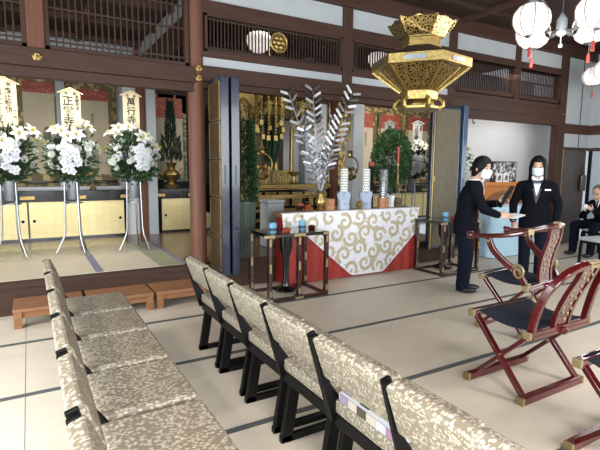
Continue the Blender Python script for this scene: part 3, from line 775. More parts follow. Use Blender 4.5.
# gold arabesque on the cloth: spirals and stems clipped to the triangle
def inside(x, z):
    k = len(poly); c = False
    for i in range(k):
        (x1, y1), (x2, y2) = poly[i], poly[i - 1]
        if (y1 > z) != (y2 > z) and x < (x2 - x1) * (z - y1) / (y2 - y1) + x1: c = not c
    return c
m = MB()
def ribbon(pts, w):
    pts = [p for p in pts]
    run = []
    for i, (x, z) in enumerate(pts):
        ok = inside(x - .02, z) and inside(x + .02, z) and inside(x, z - .02) and z < .835
        if ok: run.append((x, z, w(i / (len(pts) - 1))))
        if (not ok or i == len(pts) - 1):
            if len(run) > 2:
                vs = []; yy = -.159 - .00006 * (len(m.v) % 37)
                for j, (a, b, ww) in enumerate(run):
                    p0 = run[max(j - 1, 0)]; p1 = run[min(j + 1, len(run) - 1)]; dx, dz = p1[0] - p0[0], p1[1] - p0[1]; L = math.hypot(dx, dz) or 1
                    nx, nz = -dz / L, dx / L
                    for s_ in (-1, 1):
                        vs.append((a + s_ * nx * ww, yy, b + s_ * nz * ww))
                m.add(vs, [(2 * j, 2 * j + 1, 2 * j + 3, 2 * j + 2) for j in range(len(run) - 1)])
            run = []
def spiral(cx, cz, R, a0, turns, sgn):
    n = 34; pts = []
    for i in range(n):
        t_ = i / (n - 1); r = R * (1 - .85 * t_); a = a0 + sgn * turns * 2 * PI * t_; pts.append((cx + r * math.cos(a), cz + r * math.sin(a)))
    ribbon(pts, lambda q: .022 - .010 * q + .004 * math.sin(q * PI))
    for q in (3, 9, 15):                       # little leaves off the spiral
        x, z = pts[q]; dx, dz = x - cx, z - cz; L = math.hypot(dx, dz)
        ribbon([(x + dx / L * R * .5 * u - dz / L * R * .3 * u * u * sgn, z + dz / L * R * .5 * u + dx / L * R * .3 * u * u * sgn) for u in [i / 8 for i in range(9)]], lambda q_: .013 * (1 - q_) + .002)
row = 0
for cz in (.74, .54, .34, .15):
    off = .1 if row % 2 else 0
    for i in range(11):
        cx = -1.0 + i * .225 + off; spiral(cx, cz + (.03 if i % 2 else -.03), .108, PI * .5 + i * 1.7 + row, 1.25, 1 if (i + row) % 2 else -1)
    row += 1
m.build('gold_scrollwork', 'pale_gold', wc)

ZT = .8505
# silver branches in a gold vase
t = thing('silver_branch_vase', 'gold vase of tall silver metal branches on the altar table', 'vase', (3.07, 4.76, ZT))
MB().lathe([(.05, 0), (.055, .015), (.035, .03), (.06, .08), (.065, .12), (.03, .18), (.03, .21), (.055, .24), (.05, .235)], n=20).build('vase', 'gold', t, smooth=True)
def branch(top, bend, n, tw, LL):
    p0 = V((0, 0, .2)); p3 = V(top); p1 = V((bend[0], bend[1], top[2] * .45)); pts = []
    for i in range(21):
        u = i / 20; pts.append((1 - u) ** 2 * p0 + 2 * u * (1 - u) * p1 + u * u * p3)
    st = MB().tube(pts, [.009 - .006 * i / 20 for i in range(21)], 6).build('branch', 'silver', t, smooth=True)
    m = MB()
    for i in range(n):
        u = .30 + .70 * i / (n - 1); j = u * 20; k = min(int(j), 19); p = pts[k].lerp(pts[k + 1], j - k); d = (pts[k + 1] - pts[k]).normalized()
        side = V((math.cos(tw), math.sin(tw), 0)); side = (side - d * side.dot(d)).normalized()
        for s_ in (-1, 1):
            q = (side * s_ * .85 + d * .5).normalized(); L = LL * (1.05 - .35 * abs(u - .6)) ; w = .0145; nn = q.cross(d).normalized(); tl = q.cross(nn)
            tl = (tl + nn * rnd.uniform(-.35, .35)).normalized(); nn = q.cross(tl).normalized()
            a = p + q * .012
            vs = [a, a + q * L * .1 + tl * w, a + q * L * .93 + tl * w, a + q * L, a + q * L * .93 - tl * w, a + q * L * .1 - tl * w]
            vs += [v + nn * .0025 for v in vs]
            m.add(vs, [(0, 1, 2, 3, 4, 5), (11, 10, 9, 8, 7, 6)] + [(i_, (i_ + 1) % 6, 6 + (i_ + 1) % 6, 6 + i_) for i_ in range(6)])
    m.build('leaves', 'silver', st)
branch((-.42, .05, 1.36), (-.14, .0), 13, .15, .13)
branch((-.10, .04, 1.43), (-.06, .0), 15, .0, .125)
branch((.42, -.03, 1.42), (.06, 0), 15, -.1, .135)
branch((.18, .02, 1.1), (.1, 0), 8, .4, .1); branch((-.24, -.02, .95), (-.1, 0), 6, -.4, .1)
m = MB()
for i in range(60):
    a = rnd.uniform(0, 2 * PI); r = rnd.uniform(.02, .15); z = rnd.uniform(.36, .72); p = V((r * math.cos(a), .55 * r * math.sin(a), z))
    for k in range(5): petal(m, .026, .010, .2, k * 2 * PI / 5, .5, 2, p)
m.build('silver_blossoms', 'silver', t)
m = MB()
for i in range(9):
    a = rnd.uniform(0, 2 * PI); m.tube([(0, 0, .2), (.05 * math.cos(a), .03 * math.sin(a), .4), (.13 * math.cos(a), .07 * math.sin(a), .66)], .003, 5)
m.build('stems', 'silver', t)

def offering(label, loc, mat, tower, rz=0., tmat='dots'):
    t = thing('offering_stand', label, 'offering stand', loc, rz, 'paper offering stands on the altar table')
    MB().lathe([(.078, 0), (.078, .135), (.072, .135), (.066, .12)], n=8, ph=PI / 8).build('stand', mat, t)
    for a in (-.393, .393):
        for k in (0,):
            Mx = Matrix.Rotation(a, 4, 'Z') @ Matrix.Translation((0, -.0722, .07)) @ FRONT
            MB().lathe([(.013, 0), (.013, .0025)], n=14, sy=1.35).build('opening', 'black_frame', t).matrix_local = Mx
    if mat != 'kraft':
        m = MB()
        for k in range(6):
            a = 2 * PI * k / 6
            m.prism([(-.042, 0), (.042, 0), (.055, .07), (0, .11), (-.055, .07)], Matrix.Rotation(a, 4, 'Z') @ Matrix.Translation((0, -.064, .125)) @ Matrix.Rotation(math.radians(8), 4, 'X') @ FRONT, .004)
        m.build('folded_paper', mat, t)
    if tower: 
        MB().lathe([(.048, .13), (.048, .5), (.04, .512)], n=20).build('tower', 'board_white' if tmat == 'dots' else 'steel', t, smooth=True)
        m = MB()
        for r_ in range(11):
            for k in range(12):
                a = 2 * PI * (k + .5 * (r_ % 2)) / 12; m.ell((.047 * math.cos(a), .047 * math.sin(a), .155 + r_ * .033), (.011, .011, .0135) if tmat == 'dots' else (.013, .013, .016), 6, 4)
        m.build('studs', 'grey_box' if tmat == 'dots' else 'silver', t, smooth='all')
    return t
offering('pale blue paper offering stand under a white dotted tower, nearest the silver branches', (3.43, 4.775, ZT), 'paper_blue', True)
offering('pale blue paper offering stand under a white dotted tower, beside the brown stand', (3.78, 4.775, ZT), 'paper_blue', True)
offering('brown paper offering stand under a silver studded tower', (4.07, 4.77, ZT), 'kraft', True, 0, 'silver')
offering('brown paper offering stand without a tower right beside the gold vase', (3.235, 4.82, ZT), 'kraft', False)
offering('small white paper offering stand behind the brown one with the silver tower', (4.235, 4.82, ZT), 'shirt', False).scale = (.72, .72, .72)
crane('tall gold crane candlestick with a red candle at the right end of the altar table', (4.36, 4.80, ZT), 1.12, -.6, True)
t = thing('incense_burner', 'small gold incense burner between the two dotted towers', 'incense burner', (3.605, 4.68, ZT))
MB().lathe([(.03, 0), (.034, .01), (.022, .025), (.042, .05), (.045, .075), (.035, .085)], n=18).build('bowl', 'gold', t, smooth=True)
MB().lathe([(.036, .085), (.03, .1), (.008, .112), (.01, .122), (.002, .128)], n=18).build('lid', 'gold', t, smooth=True)
t = thing('wooden_clapper', 'dark wooden block with a red top behind the second dotted tower', 'clapper', (3.93, 4.862, ZT))
MB().box(-.035, .035, -.015, .015, 0, .55).build('block', 'black_frame', t); MB().box(-.037, .037, -.017, .017, .55, .60).build('red_cap', 'rust', t)
for i, (x, y, lb) in enumerate(((2.92, 4.83, 'brown lacquer bowl left of the gold vase on the altar table'), (2.80, 4.80, 'brown lacquer bowl nearest the left end of the altar table'))):
    t = thing('lacquer_bowl', lb, 'bowl', (x, y, ZT)); MB().lathe([(.03, 0), (.03, .012), (.05, .035), (.055, .07), (.05, .07), (.044, .03), (.01, .02)], n=20).build('bowl', ('rust', 'brown_lacquer')[i], t, smooth=True)
    MB().lathe([(.055, .07), (.05, .085), (.02, .095), (.018, .105), (.002, .106)], n=20).build('lid', ('brown_lacquer', 'rust')[i], t, smooth=True)

# ------------------------------------------------------------------ lacquered stands
def rack(label, loc, rz=0.):
    t = thing('lacquer_stand', label, 'stand', loc, rz, 'black lacquered stands beside the altar table'); W, D, H = .34, .225, .70
    MB().box(-W - .02, W + .02, -D - .02, D + .02, H - .035, H).build('top', 'black_lacquer', t, bevel=.006)
    for sx in (-1, 0, 1):
        for sy in (-1, 1):
            if sx == 0 and sy == 1: continue
            lg = MB().box(sx * W - .021, sx * W + .021, sy * D - .021, sy * D + .021, .02, H - .035).build('leg', 'brown_lacquer', t, bevel=.003)
            for z0, z1 in ((H - .12, H - .045), (.31, .40), (.06, .12)): MB().box(sx * W - .012, sx * W + .012, sy * D - .0235, sy * D + .0235, z0, z1).build('gold_fitting', 'brass', lg)
    m = MB().box(-W - .02, W + .02, -D - .02, -D + .02, 0, .03).box(-W - .02, W + .02, D - .02, D + .02, 0, .03).box(-W - .02, -W + .02, -D, D, 0, .03).box(W - .02, W + .02, -D, D, 0, .03)
    m.build('foot_frame', 'brown_lacquer', t, bevel=.004)
    m = MB()
    for sx in (-1, 1): m.box(sx * (W + .01) - .06, sx * (W + .01) + .015 if sx > 0 else sx * (W + .01) + .06, -D - .022, -D - .018, H - .034, H - .004)
    m.box(-.07, .07, -D - .022, -D - .018, H - .034, H - .004); m.box(-.05, .05, -D - .022, -D - .018, .004, .026); m.build('gold_fitting', 'brass', t)
    for x0, x1 in ((-W + .021, -.021), (.021, W - .021)):       # rounded inner corners of each opening
        for cx, sg in ((x0, 1), (x1, -1)):
            for cz, sz in ((.03, 1), (H - .035, -1)):
                pl = [(cx, cz)] + [(cx + sg * (.06 - .06 * math.sin(a)), cz + sz * (.06 - .06 * math.cos(a))) for a in [i * PI / 12 for i in range(7)]]
                MB().prism(pl, Matrix.Translation((0, -D + .012, 0)) @ FRONT, .02).build('corner_bracket', 'brown_lacquer', t)
    ped = MB().lathe([(.13, .03), (.13, .05), (.05, .08), (.035, .15), (.04, .4), (.075, .5), (.08, .66)], (.0, .06, 0), 20).build('pedestal', 'black_lacquer', t, smooth=True)
    return t
rack('black lacquered stand with gold fittings in front of the left end of the table', (2.39, 4.33, 0))
rack('black lacquered stand with gold fittings in front of the reed door', (4.85, 4.34, 0), .02)
def cup(label, loc):
    t = thing('candle_glass', label, 'candle holder', loc, 0, 'blue candle glasses'); MB().lathe([(.036, 0), (.039, .004), (.042, .095), (.036, .095), (.034, .02)], n=22).build('glass', 'blue_glass', t, smooth=True)
    MB().lathe([(.0405, .012), (.0415, .045)], n=22, cap=False).build('band', 'navy', t, smooth=True); return t
cup('blue candle glass on the left lacquered stand, nearer its left corner', (2.17, 4.27, .70)); cup('blue candle glass on the left lacquered stand, nearer the altar cloth', (2.56, 4.33, .70)); cup('blue candle glass on the stand in front of the reed door', (4.77, 4.32, .70))
def dish(label, loc, mat):
    t = thing('incense_dish', label, 'dish', loc, 0, 'small incense dishes'); MB().lathe([(.03, 0), (.04, .012), (.042, .03), (.038, .03)], n=20).build('dish', mat, t, smooth=True); MB().lathe([(.039, .03), (.03, .042), (.006, .047)], n=20).build('lid', mat, t, smooth=True)
dish('rust red dish beside the left blue glass on the left stand', (2.31, 4.23, .70), 'rust'); dish('dark brown dish beside the right blue glass on the left stand', (2.67, 4.31, .70), 'brown_lacquer'); dish('rust brown dish on the stand in front of the reed door', (4.92, 4.30, .70), 'rust')

# ------------------------------------------------------------------ low step benches
def bench(label, x0, x1):
    y0, y1, h = 4.43, 4.83, .17; t = thing('step_bench', label, 'bench', ((x0 + x1) / 2, (y0 + y1) / 2, 0), 0, 'low wooden step benches'); w = (x1 - x0) / 2; d = (y1 - y0) / 2
    for k in range(4): MB().box(-w, w, -d + k * .102, -d + k * .102 + .096, h - .03, h).build('plank', 'bench_wood', t, bevel=.003)
    for sx in (-1, 1):
        for sy in (-1, 1): MB().box(sx * (w - .035) - .03, sx * (w - .035) + .03, sy * (d - .035) - .03, sy * (d - .035) + .03, 0, h - .03).build('leg', 'bench_wood', t)
    MB().box(-w + .03, w - .03, -d + .02, -d + .045, h - .085, h - .03).build('apron', 'bench_wood', t)
bench('low wooden step bench partly behind the left chair row', -.18, .375); bench('low wooden step bench in the middle of the three', .405, .975); bench('low wooden step bench beside the round post', 1.0, 1.5)

# ------------------------------------------------------------------ brocade chairs
def make_chair(label):
    t = thing('brocade_chair', label, 'chair', (0, 0, 0), 0, 'low brocade chairs'); w = .222
    # seat pad (front +y)
    MB().box(-w + .004, w - .004, -.2, .2, .36, .425).build('seat', 'brocade_seat', t, bevel=.016)
    MB().box(-w + .01, w - .01, -.198, .185, .305, .362).build('seat_frame', 'black_frame', t, bevel=.004)
    a = V((0, -.238, .542)); b = V((0, -.300, .717))
    bk = MB(); d = (b - a); nrm = V((0, d.z, -d.y)).normalized()
    rows = 6; vs = []
    for off in (-.026, .026):
        for i in range(rows + 1):
            u = i / rows; p = a + d * u + nrm * (off + (.006 * math.sin(PI * u) if off > 0 else 0))
            for x in (-w + .018, w - .018): vs.append((x, p.y, p.z))
    k = 2 * (rows + 1); fs = [(2 * i, 2 * i + 1, 2 * i + 3, 2 * i + 2) for i in range(rows)] + [(k + 2 * i, k + 2 * i + 1, k + 2 * i + 3, k + 2 * i + 2) for i in range(rows)]
    fs += [(0, 1, k + 1, k), (2 * rows, 2 * rows + 1, k + 2 * rows + 1, k + 2 * rows)] + [(2 * i + s_, 2 * i + 2 + s_, k + 2 * i + 2 + s_, k + 2 * i + s_) for i in range(rows) for s_ in (0, 1)]
    bk.add(vs, fs); bk.build('backrest', 'brocade_seat', t, bevel=.012)
    for s_ in (-1, 1):
        x = s_ * (w - .008)
        MB().bar((x, -.196, .33), (x, -.306, .714), .018, .036, (0, 1, 0)).prism([(-.20, .36), (-.155, .36), (-.155, .40), (-.23, .505)], Matrix.Translation((x - .008, 0, 0)) @ Matrix.Rotation(PI / 2, 4, 'Z') @ Matrix.Rotation(PI / 2, 4, 'X'), .016).build('back_post', 'black_frame', t, bevel=.003)
        xx = s_ * (w - .045)
        MB().bar((xx, -.15, .33), (xx, -.205, .0), .03, .06, (0, 1, 0)).bar((xx, .13, .33), (xx, .155, .0), .03, .055, (0, 1, 0)).box(xx - .015, xx + .015, -.235, .19, 0, .035).build('sled_leg', 'black_frame', t, bevel=.003)
    return t
RZ = -PI / 2
ords = ['farthest from the camera', 'second from the far end', 'third from the far end', 'fourth from the far end', 'fifth from the far end', 'nearest the camera, mostly its back']
ch0 = None
for i, y in enumerate((3.43, 2.96, 2.49, 2.02, 1.545, 1.07)):
    lb = 'beige brocade chair in the left row, ' + ords[i]
    if ch0 is None: ch0 = make_chair(lb); ch0.location = (.37, y, 0); ch0.rotation_euler = (0, 0, RZ)
    else: copy_thing(ch0, lb, (.37, y, 0), RZ)
labs = ['nearest the round post', 'second from the round post', 'third from the round post', 'fourth from the round post', 'with the patchwork cushion on its seat', 'just nearer than the one with the patchwork cushion', 'closest to us, only its back']
for i, (x, y) in enumerate(((1.272, 3.087), (1.264, 2.637), (1.257, 2.188), (1.251, 1.738), (1.243, 1.275), (1.228, .826), (1.212, .376))):
    copy_thing(ch0, 'brocade chair in the row of backs, ' + labs[i], (x, y, 0), RZ)
# patchwork cushion
t = thing('cushion', 'thin patchwork cushion in pink, grey and brown on a brocade chair', 'cushion', (1.213, 1.275, .427))
m = MB(); cols = ['violet_p', 'cream_p', 'brown_p', 'pink_p', 'white_p', 'grey_p']
for nme, c in zip(cols, ('8b7a90', 'b3a999', '4a4238', '94718a', 'b6b5bb', '8b8f98')): plain(nme, c, .85, var=.04)
r2 = random.Random(3); nx, ny = 4, 6
m = MB().box(-.175, .075, -.185, .185, 0, .045); o = m.build('pad', 'white_p', t, bevel=.014)
m = MB()
for i in range(nx):
    for j in range(ny):
        m.cur = (r2.randrange(6) if i else (3, 4, 1, 2, 1, 0)[j]); x0 = -.165 + i * .058; y0 = -.168 + j * .056; m.box(x0 + .001, x0 + .057, y0 + .001, y0 + .055, .0445, .0465)
        if i == 0: m.cur = (3, 4, 1, 2, 1, 0)[j]; m.box(-.1765, -.174, y0 + .001, y0 + .055, .006, .040)
m.build('patches', cols, t)

# ------------------------------------------------------------------ red folding chairs
def loopcurve(pts, n=8):
    """Catmull-Rom through pts"""
    P = [V(p) for p in pts]; out = []
    for i in range(len(P) - 1):
        a = P[max(i - 1, 0)]; b = P[i]; c = P[i + 1]; d = P[min(i + 2, len(P) - 1)]
        for j in range(n):
            t = j / n; out.append(.5 * ((2 * b) + (c - a) * t + (2 * a - 5 * b + 4 * c - d) * t * t + (3 * b - a - 3 * c + d) * t ** 3))
    return out + [P[-1]]
def flatbar(m, pts, w, h, up):
    """rectangular section swept along pts"""
    k = len(pts); vs = []
    for i, p in enumerate(pts):
        d = (pts[min(i + 1, k - 1)] - pts[max(i - 1, 0)]).normalized(); u = V(up); sd = d.cross(u)
        sd = sd.normalized() if sd.length > .05 else V((1, 0, 0)); u = sd.cross(d).normalized()
        vs += [p + sd * a * w / 2 + u * b * h / 2 for a, b in ((-1, -1), (1, -1), (1, 1), (-1, 1))]
    fs = [(4 * i + j, 4 * i + (j + 1) % 4, 4 * i + 4 + (j + 1) % 4, 4 * i + 4 + j) for i in range(k - 1) for j in range(4)] + [(3, 2, 1, 0), (4 * k - 4, 4 * k - 3, 4 * k - 2, 4 * k - 1)]
    m.add(vs, fs)
def folding_chair(label, loc, rz, arms):
    t = thing('folding_chair', label, 'folding chair', loc, rz, 'red lacquered folding chairs'); w = .285
    for y in (-.195, .19):                       # foot bars
        fb = MB().box(-w - .03, w + .03, y - .024, y + .024, 0, .045).build('foot_bar', 'red_lacquer', t, bevel=.005)
        for s_ in (-1, 1): MB().box(s_ * (w + .022) - .010, s_ * (w + .022) + .010, y - .0255, y + .0255, -.0, .0465).build('brass_cap', 'brass', fb, bevel=.004)
    top_f, top_r = V((0, .18, .455)), V((0, -.21, .425))
    for s_ in (-1, 1):                           # crossing legs
        x = s_ * (w - .012)
        MB().bar((x, .18, .455), (x, -.195, .03), .026, .038, (1, 0, 0)).build('leg', 'red_lacquer', t, bevel=.004)
        x2 = s_ * (w - .04)
        MB().bar((x2, -.21, .43), (x2, .19, .03), .026, .038, (1, 0, 0)).build('leg', 'red_lacquer', t, bevel=.004)
        MB().tube([(s_ * (w + .006), -.013, .238), (s_ * (w - .06), -.013, .238)], .013, 10).build('pivot', 'brass', t, smooth=True)
    for p in (top_f, top_r):                     # seat rails
        sr = MB().box(-w - .03, w + .03, p.y - .022, p.y + .022, p.z - .02, p.z + .022).build('seat_rail', 'red_lacquer', t, bevel=.005)
        for s_ in (-1, 1): MB().box(s_ * (w + .022) - .010, s_ * (w + .022) + .010, p.y - .0235, p.y + .0235, p.z - .0215, p.z + .0235).build('brass_cap', 'brass', sr, bevel=.004)
    m = MB(); vs = []; n = 10
    for i in range(n + 1):
        u = i / n; y = .185 - .39 * u; z = .482 - .03 * u - .03 * math.sin(PI * u)
        for x in (-w + .03, w - .03): vs.append((x, y, z))
    m.add(vs, [(2 * i, 2 * i + 1, 2 * i + 3, 2 * i + 2) for i in range(n)])
    o = m.build('seat', 'seat_cloth', t, smooth='all'); md = o.modifiers.new('s', 'SOLIDIFY'); md.thickness = .008
    if arms:
        pts = loopcurve([(-.30, .28, .80), (-.315, .12, .815), (-.30, -.08, .85), (-.19, -.235, .905), (0, -.28, .925), (.19, -.235, .905), (.30, -.08, .85), (.315, .12, .815), (.30, .28, .80)])
        m = MB(); m.tube(pts, .024, 10, flat=.85); m.build('arm_rail', 'red_lacquer', t, smooth=True)
        for s_ in (-1, 1):
            MB().ell((s_ * .30, .30, .80), (.035, .03, .035)).ell((s_ * .30, .325, .815), (.018, .02, .02)).ell((s_ * .30, .32, .78), (.02, .018, .018)).build('arm_knob', 'red_lacquer', t, smooth='all')
            c = loopcurve([(s_ * .31, .13, .80), (s_ * .31, .08, .70), (s_ * .295, -.03, .60), (s_ * .275, -.12, .54), (s_ * .27, -.19, .44)])
            m = MB(); flatbar(m, c, .05, .03, (1, 0, 0)); ar = m.build('arm_support', 'red_lacquer', t, bevel=.004)
            m = MB(); m.tube([(s_ * .289, -.13 + .055 * math.cos(a) * (1 - a / 14), .545 + .065 * math.sin(a) * (1 - a / 14)) for a in [k * .35 for k in range(30)]], .011, 6)
            m.build('gold_scroll', 'brass', ar, smooth=True)
            MB().box(s_ * .31 - .017, s_ * .31 + .017, .11, .14, .76, .785).build('gold_mount', 'brass', ar, bevel=.003); MB().box(s_ * .275 - .017, s_ * .275 + .017, -.225, -.2, .435, .465).build('gold_mount', 'brass', ar, bevel=.003)
        m = MB()
        for a in (0, .9, -.9): MB().box(-.022, .022, -.027, .027, -.025, .025, Matrix.Translation((.31 * math.sin(a) * 1.0, -.03 - .25 * math.cos(a) if abs(a) < 1.5 else .1, .927 if a == 0 else (.878 if abs(a) < 1.5 else .817))) @ Matrix.Rotation(a * .9 if abs(a) < 1.5 else PI / 2, 4, 'Z')).build('gold_mount', 'brass', t, bevel=.004)
        sp = [V((0, -.272, .90)), V((0, -.26, .8)), V((0, -.225, .68)), V((0, -.205, .55)), V((0, -.21, .44))]; sw = .19
    else:
        pts = loopcurve([(-.27, -.21, .42), (-.275, -.225, .52), (-.26, -.265, .66), (-.215, -.325, .775), (-.13, -.362, .832), (0, -.372, .845), (.13, -.362, .832), (.215, -.325, .775), (.26, -.265, .66), (.275, -.225, .52), (.27, -.21, .42)])
        m = MB(); flatbar(m, pts, .034, .042, (0, 1, .4)); m.build('back_loop', 'red_lacquer', t, bevel=.006)
        MB().box(-.05, .05, -.395, -.350, .828, .866).build('gold_mount', 'brass', t, bevel=.005)
        sp = [V((0, -.365, .835)), V((0, -.335, .76)), V((0, -.275, .64)), V((0, -.232, .53)), V((0, -.215, .44))]; sw = .14
    c = loopcurve([tuple(p) for p in sp], 6)
    for s_ in (-1, 1):
        m = MB(); flatbar(m, [p + V((s_ * sw / 2, 0, 0)) for p in c], .026, .024, (1, 0, 0)); m.build('splat_stile', 'red_lacquer', t)
    m = MB(); flatbar(m, c, .012, sw - .02, (1, 0, 0)); pn = m.build('splat', 'red_lacquer', t)
    m = MB()
    for i, p in enumerate(c[3:-3]):
        for s_ in (-1, 1):
            for yo in (-.008, .008):
                if (i + (s_ > 0)) % 2: m.ell(p + V((s_ * (.02 + .018 * (i % 3)), yo, 0)), (.013, .004, .014), 6, 4)
    m.build('inlay', 'brass', pn, smooth='all')
    MB().box(-w, w, -.235, -.185, .40, .425).ell((0, -.24, .415), .026).build('rear_stretcher', 'red_lacquer', t, bevel=.004)
    return t
folding_chair('red lacquered folding chair with curved arms and gold scroll supports', (3.65, 2.44, 0), .12, True)
folding_chair('red lacquered armless folding chair with a looped back and carved splat', (2.72, 1.75, 0), 0, False)
folding_chair('red lacquered folding chair cut by the lower right corner of the picture', (2.52, .97, 0), 0, False)

# ------------------------------------------------------------------ hanging lights
t = thing('hanging_lantern', 'large six sided gilt lantern hanging in front of the altar', 'lantern', (3.31, 3.4, 1.95)); t.scale = (.96, .96, .93)
ph = math.radians(10)
MB().tube([(0, 0, .80), (0, 0, 1.57)], .006, 6).build('chain', 'black_frame', t)
m = MB()
for k in range(6):                       # flared crown of six pointed plates
    a = ph + PI / 6 + k * PI / 3; R = Matrix.Rotation(a, 4, 'Z')
    r0, r1 = .195, .285; w0, w1 = r0 * math.tan(PI / 6), r1 * math.tan(PI / 6)
    prof = [(-w0, r0, 0), (w0, r0, 0), (w1 * .98, r1 * .93, .12), (w1 * 1.06, r1 * 1.02, .19), (w1 * .6, r1 * .97, .172), (w1 * .25, r1 * .98, .18), (0, r1, .198), (-w1 * .25, r1 * .98, .18), (-w1 * .6, r1 * .97, .172), (-w1 * 1.06, r1 * 1.02, .19), (-w1 * .98, r1 * .93, .12)]
    vs = [R @ V((y, x, z * .86 + .695)) for x, y, z in prof] + [R @ V((y - .012, x, z * .86 + .695)) for x, y, z in prof]; n = len(prof)
    m.add(vs, [tuple(range(n)), tuple(range(2 * n - 1, n - 1, -1))] + [(i, (i + 1) % n, n + (i + 1) % n, n + i) for i in range(n)])
m.build('crown', 'gold_work', t)
MB().lathe([(.20, .60), (.20, .615), (.185, .62), (.185, .68), (.205, .685), (.205, .70)], n=6, ph=ph).build('neck', 'gold', t)
MB().lathe([(.47, .478), (.36, .515), (.26, .56), (.19, .61), (.0, .61)], n=6, ph=ph).build('roof', 'ceiling_wood', t)
bd = MB().lathe([(.478, .385), (.492, .39), (.492, .475), (.478, .48), (.40, .47), (.40, .39)], n=6, ph=ph).build('band', 'gold', t)
for k in range(6):
    a = ph + PI / 6 + k * PI / 3; ap = .492 * math.cos(PI / 6)
    M = Matrix.Rotation(a + PI / 2, 4, 'Z') @ Matrix.Translation((0, -ap - .001, .432)) @ FRONT
    MB().prism([(-.11, 0), (-.09, .022), (.09, .022), (.11, 0), (.09, -.022), (-.09, -.022)], M, .003).build('cartouche', 'silver', bd)
MB().lathe([(.47, .385), (.44, .37), (.19, .175), (.17, .165)], n=6, ph=ph, cap=False).build('openwork_body', 'gold_work', t)
for k in range(6):
    a = ph + k * PI / 3; MB().bar((.475 * math.cos(a), .475 * math.sin(a), .385), (.19 * math.cos(a), .19 * math.sin(a), .165), .02, .02).build('rib', 'gold', t)
m = MB()
for k in range(6):
    for u in (.25, .5, .75):
        a0 = ph + k * PI / 3; a1 = a0 + PI / 3; p0 = V((.44 * math.cos(a0), .44 * math.sin(a0), .372)).lerp(V((.44 * math.cos(a1), .44 * math.sin(a1), .372)), u); p1 = V((.19 * math.cos(a0), .19 * math.sin(a0), .172)).lerp(V((.19 * math.cos(a1), .19 * math.sin(a1), .172)), u)
        m.bar(p0, p1, .01, .012)
m.build('openwork_bars', 'gold', t)
MB().lathe([(.175, .10), (.185, .105), (.185, .165), (.175, .17)], n=6, ph=ph).build('lower_neck', 'gold', t)
m = MB().lathe([(.17, .075), (.2, .08), (.2, .105), (.17, .105)], n=6, ph=ph)
for k in range(6):
    a = ph + k * PI / 3; m.tube([(.19 * math.cos(a), .19 * math.sin(a), .1), (.235 * math.cos(a), .235 * math.sin(a), .06), (.24 * math.cos(a), .24 * math.sin(a), .02), (.20 * math.cos(a), .20 * math.sin(a), .0)], [.02, .024, .022, .03], 8)
m.lathe([(.17, -.012), (.225, -.01), (.225, .012), (.17, .014)], n=6, ph=ph).lathe([(.03, -.02), (.13, .0), (.14, .04), (.10, .08)], n=20); m.build('foot', 'gold', t, smooth=True)

def chandelier(label, loc, s=1., lit=True):
    t = thing('paper_chandelier', label, 'chandelier', loc, 0, 'paper lantern chandeliers'); top = (3.46 - loc[2])
    MB().tube([(0, 0, .12), (0, 0, top)], .007, 6).build('rod', 'steel', t)
    MB().lathe([(.02, -.09), (.045, -.07), (.048, .06), (.03, .09), (.012, .12)], n=14).tube([(0, 0, -.09), (0, 0, -.17)], .006, 6).ell((0, 0, -.18), .02).build('hub', 'frost_glass', t, smooth=True)
    R, r, H = .36, .165, .14
    for k in range(4):
        a = k * PI / 2; c, s_ = math.cos(a), math.sin(a)
        arm = MB()
        pts = [V((.06 * c, .06 * s_, -.04)), V((.14 * c, .14 * s_, -.07)), V((.19 * c, .19 * s_, .0)), V((.20 * c, .20 * s_, .12)), V((.27 * c, .27 * s_, .215)), V((R * c, R * s_, .235)), V(((R + .09) * c, (R + .09) * s_, .22))]
        flatbar(arm, loopcurve([tuple(p) for p in pts], 5), .012, .05, (-s_, c, 0)); arm.build('arm', 'steel', t)
        ln = MB().lathe([(.07, H), (.113, H * .86), (.155, H * .45), (r, H * .1), (.16, -H * .25), (.132, -H * .66), (.085, -H * .93), (.045, -H)], (R * c, R * s_, .02), 24).build('lantern', 'lantern_paper', t, smooth=True)
        MB().lathe([(.075, H), (.075, H + .02), (.02, H + .03)], (R * c, R * s_, .02), 16).build('cap', 'steel', ln, smooth=True); MB().lathe([(.052, -H - .004), (.04, -H - .016), (.01, -H - .02)], (R * c, R * s_, .02), 16).build('cap', 'steel', ln, smooth=True)
        m = MB()
        for j in range(8):
            b = j * PI / 4 + .2; m.tube([(R * c + q * math.cos(b), R * s_ + q * math.sin(b), .02 + z) for q, z in ((.115, H * .86), (.158, H * .45), (r + .002, H * .1), (.163, -H * .25), (.135, -H * .66), (.087, -H * .93), (.045, -H - .003))], .0042, 5)
        m.build('rib', 'tassel_cord', ln)
        ta = MB().tube([(R * c, R * s_, -H), (R * c, R * s_, -H - .09)], .003, 5).build('tassel_cord', 'tassel_cord', ln)
        MB().lathe([(.006, -H - .08), (.014, -H - .09), (.017, -H - .17), (.014, -H - .175)], (R * c, R * s_, 0), 10).build('tassel', 'tassel_red', ta, smooth=True)
    return t
chandelier('paper lantern chandelier with four round lanterns and red tassels', (4.50, 2.75, 2.74)).rotation_euler = (0, 0, math.radians(-13))
chandelier('paper lantern chandelier far over the seated man, only one lantern showing', (8.12, 4.0, 2.88))
def pendant(label, loc, r=.16):
    t = thing('paper_pendant', label, 'pendant lamp', loc, 0, 'round paper pendants behind the lattices')
    MB().tube([(0, 0, r), (0, 0, 3.62 - loc[2])], .006, 6).build('rod', 'steel', t)
    MB().lathe([(r * .8, r * .62), (r * .98, r * .4), (r, 0), (r * .85, -r * .5), (r * .5, -r * .8), (.02, -r * .88)], n=24).build('shade', 'lantern_paper', t, smooth=True)
    MB().lathe([(.03, r * .85), (r * .8, r * .63), (r * .8, r * .6)], n=24).build('cap', 'steel', t, smooth=True); return t
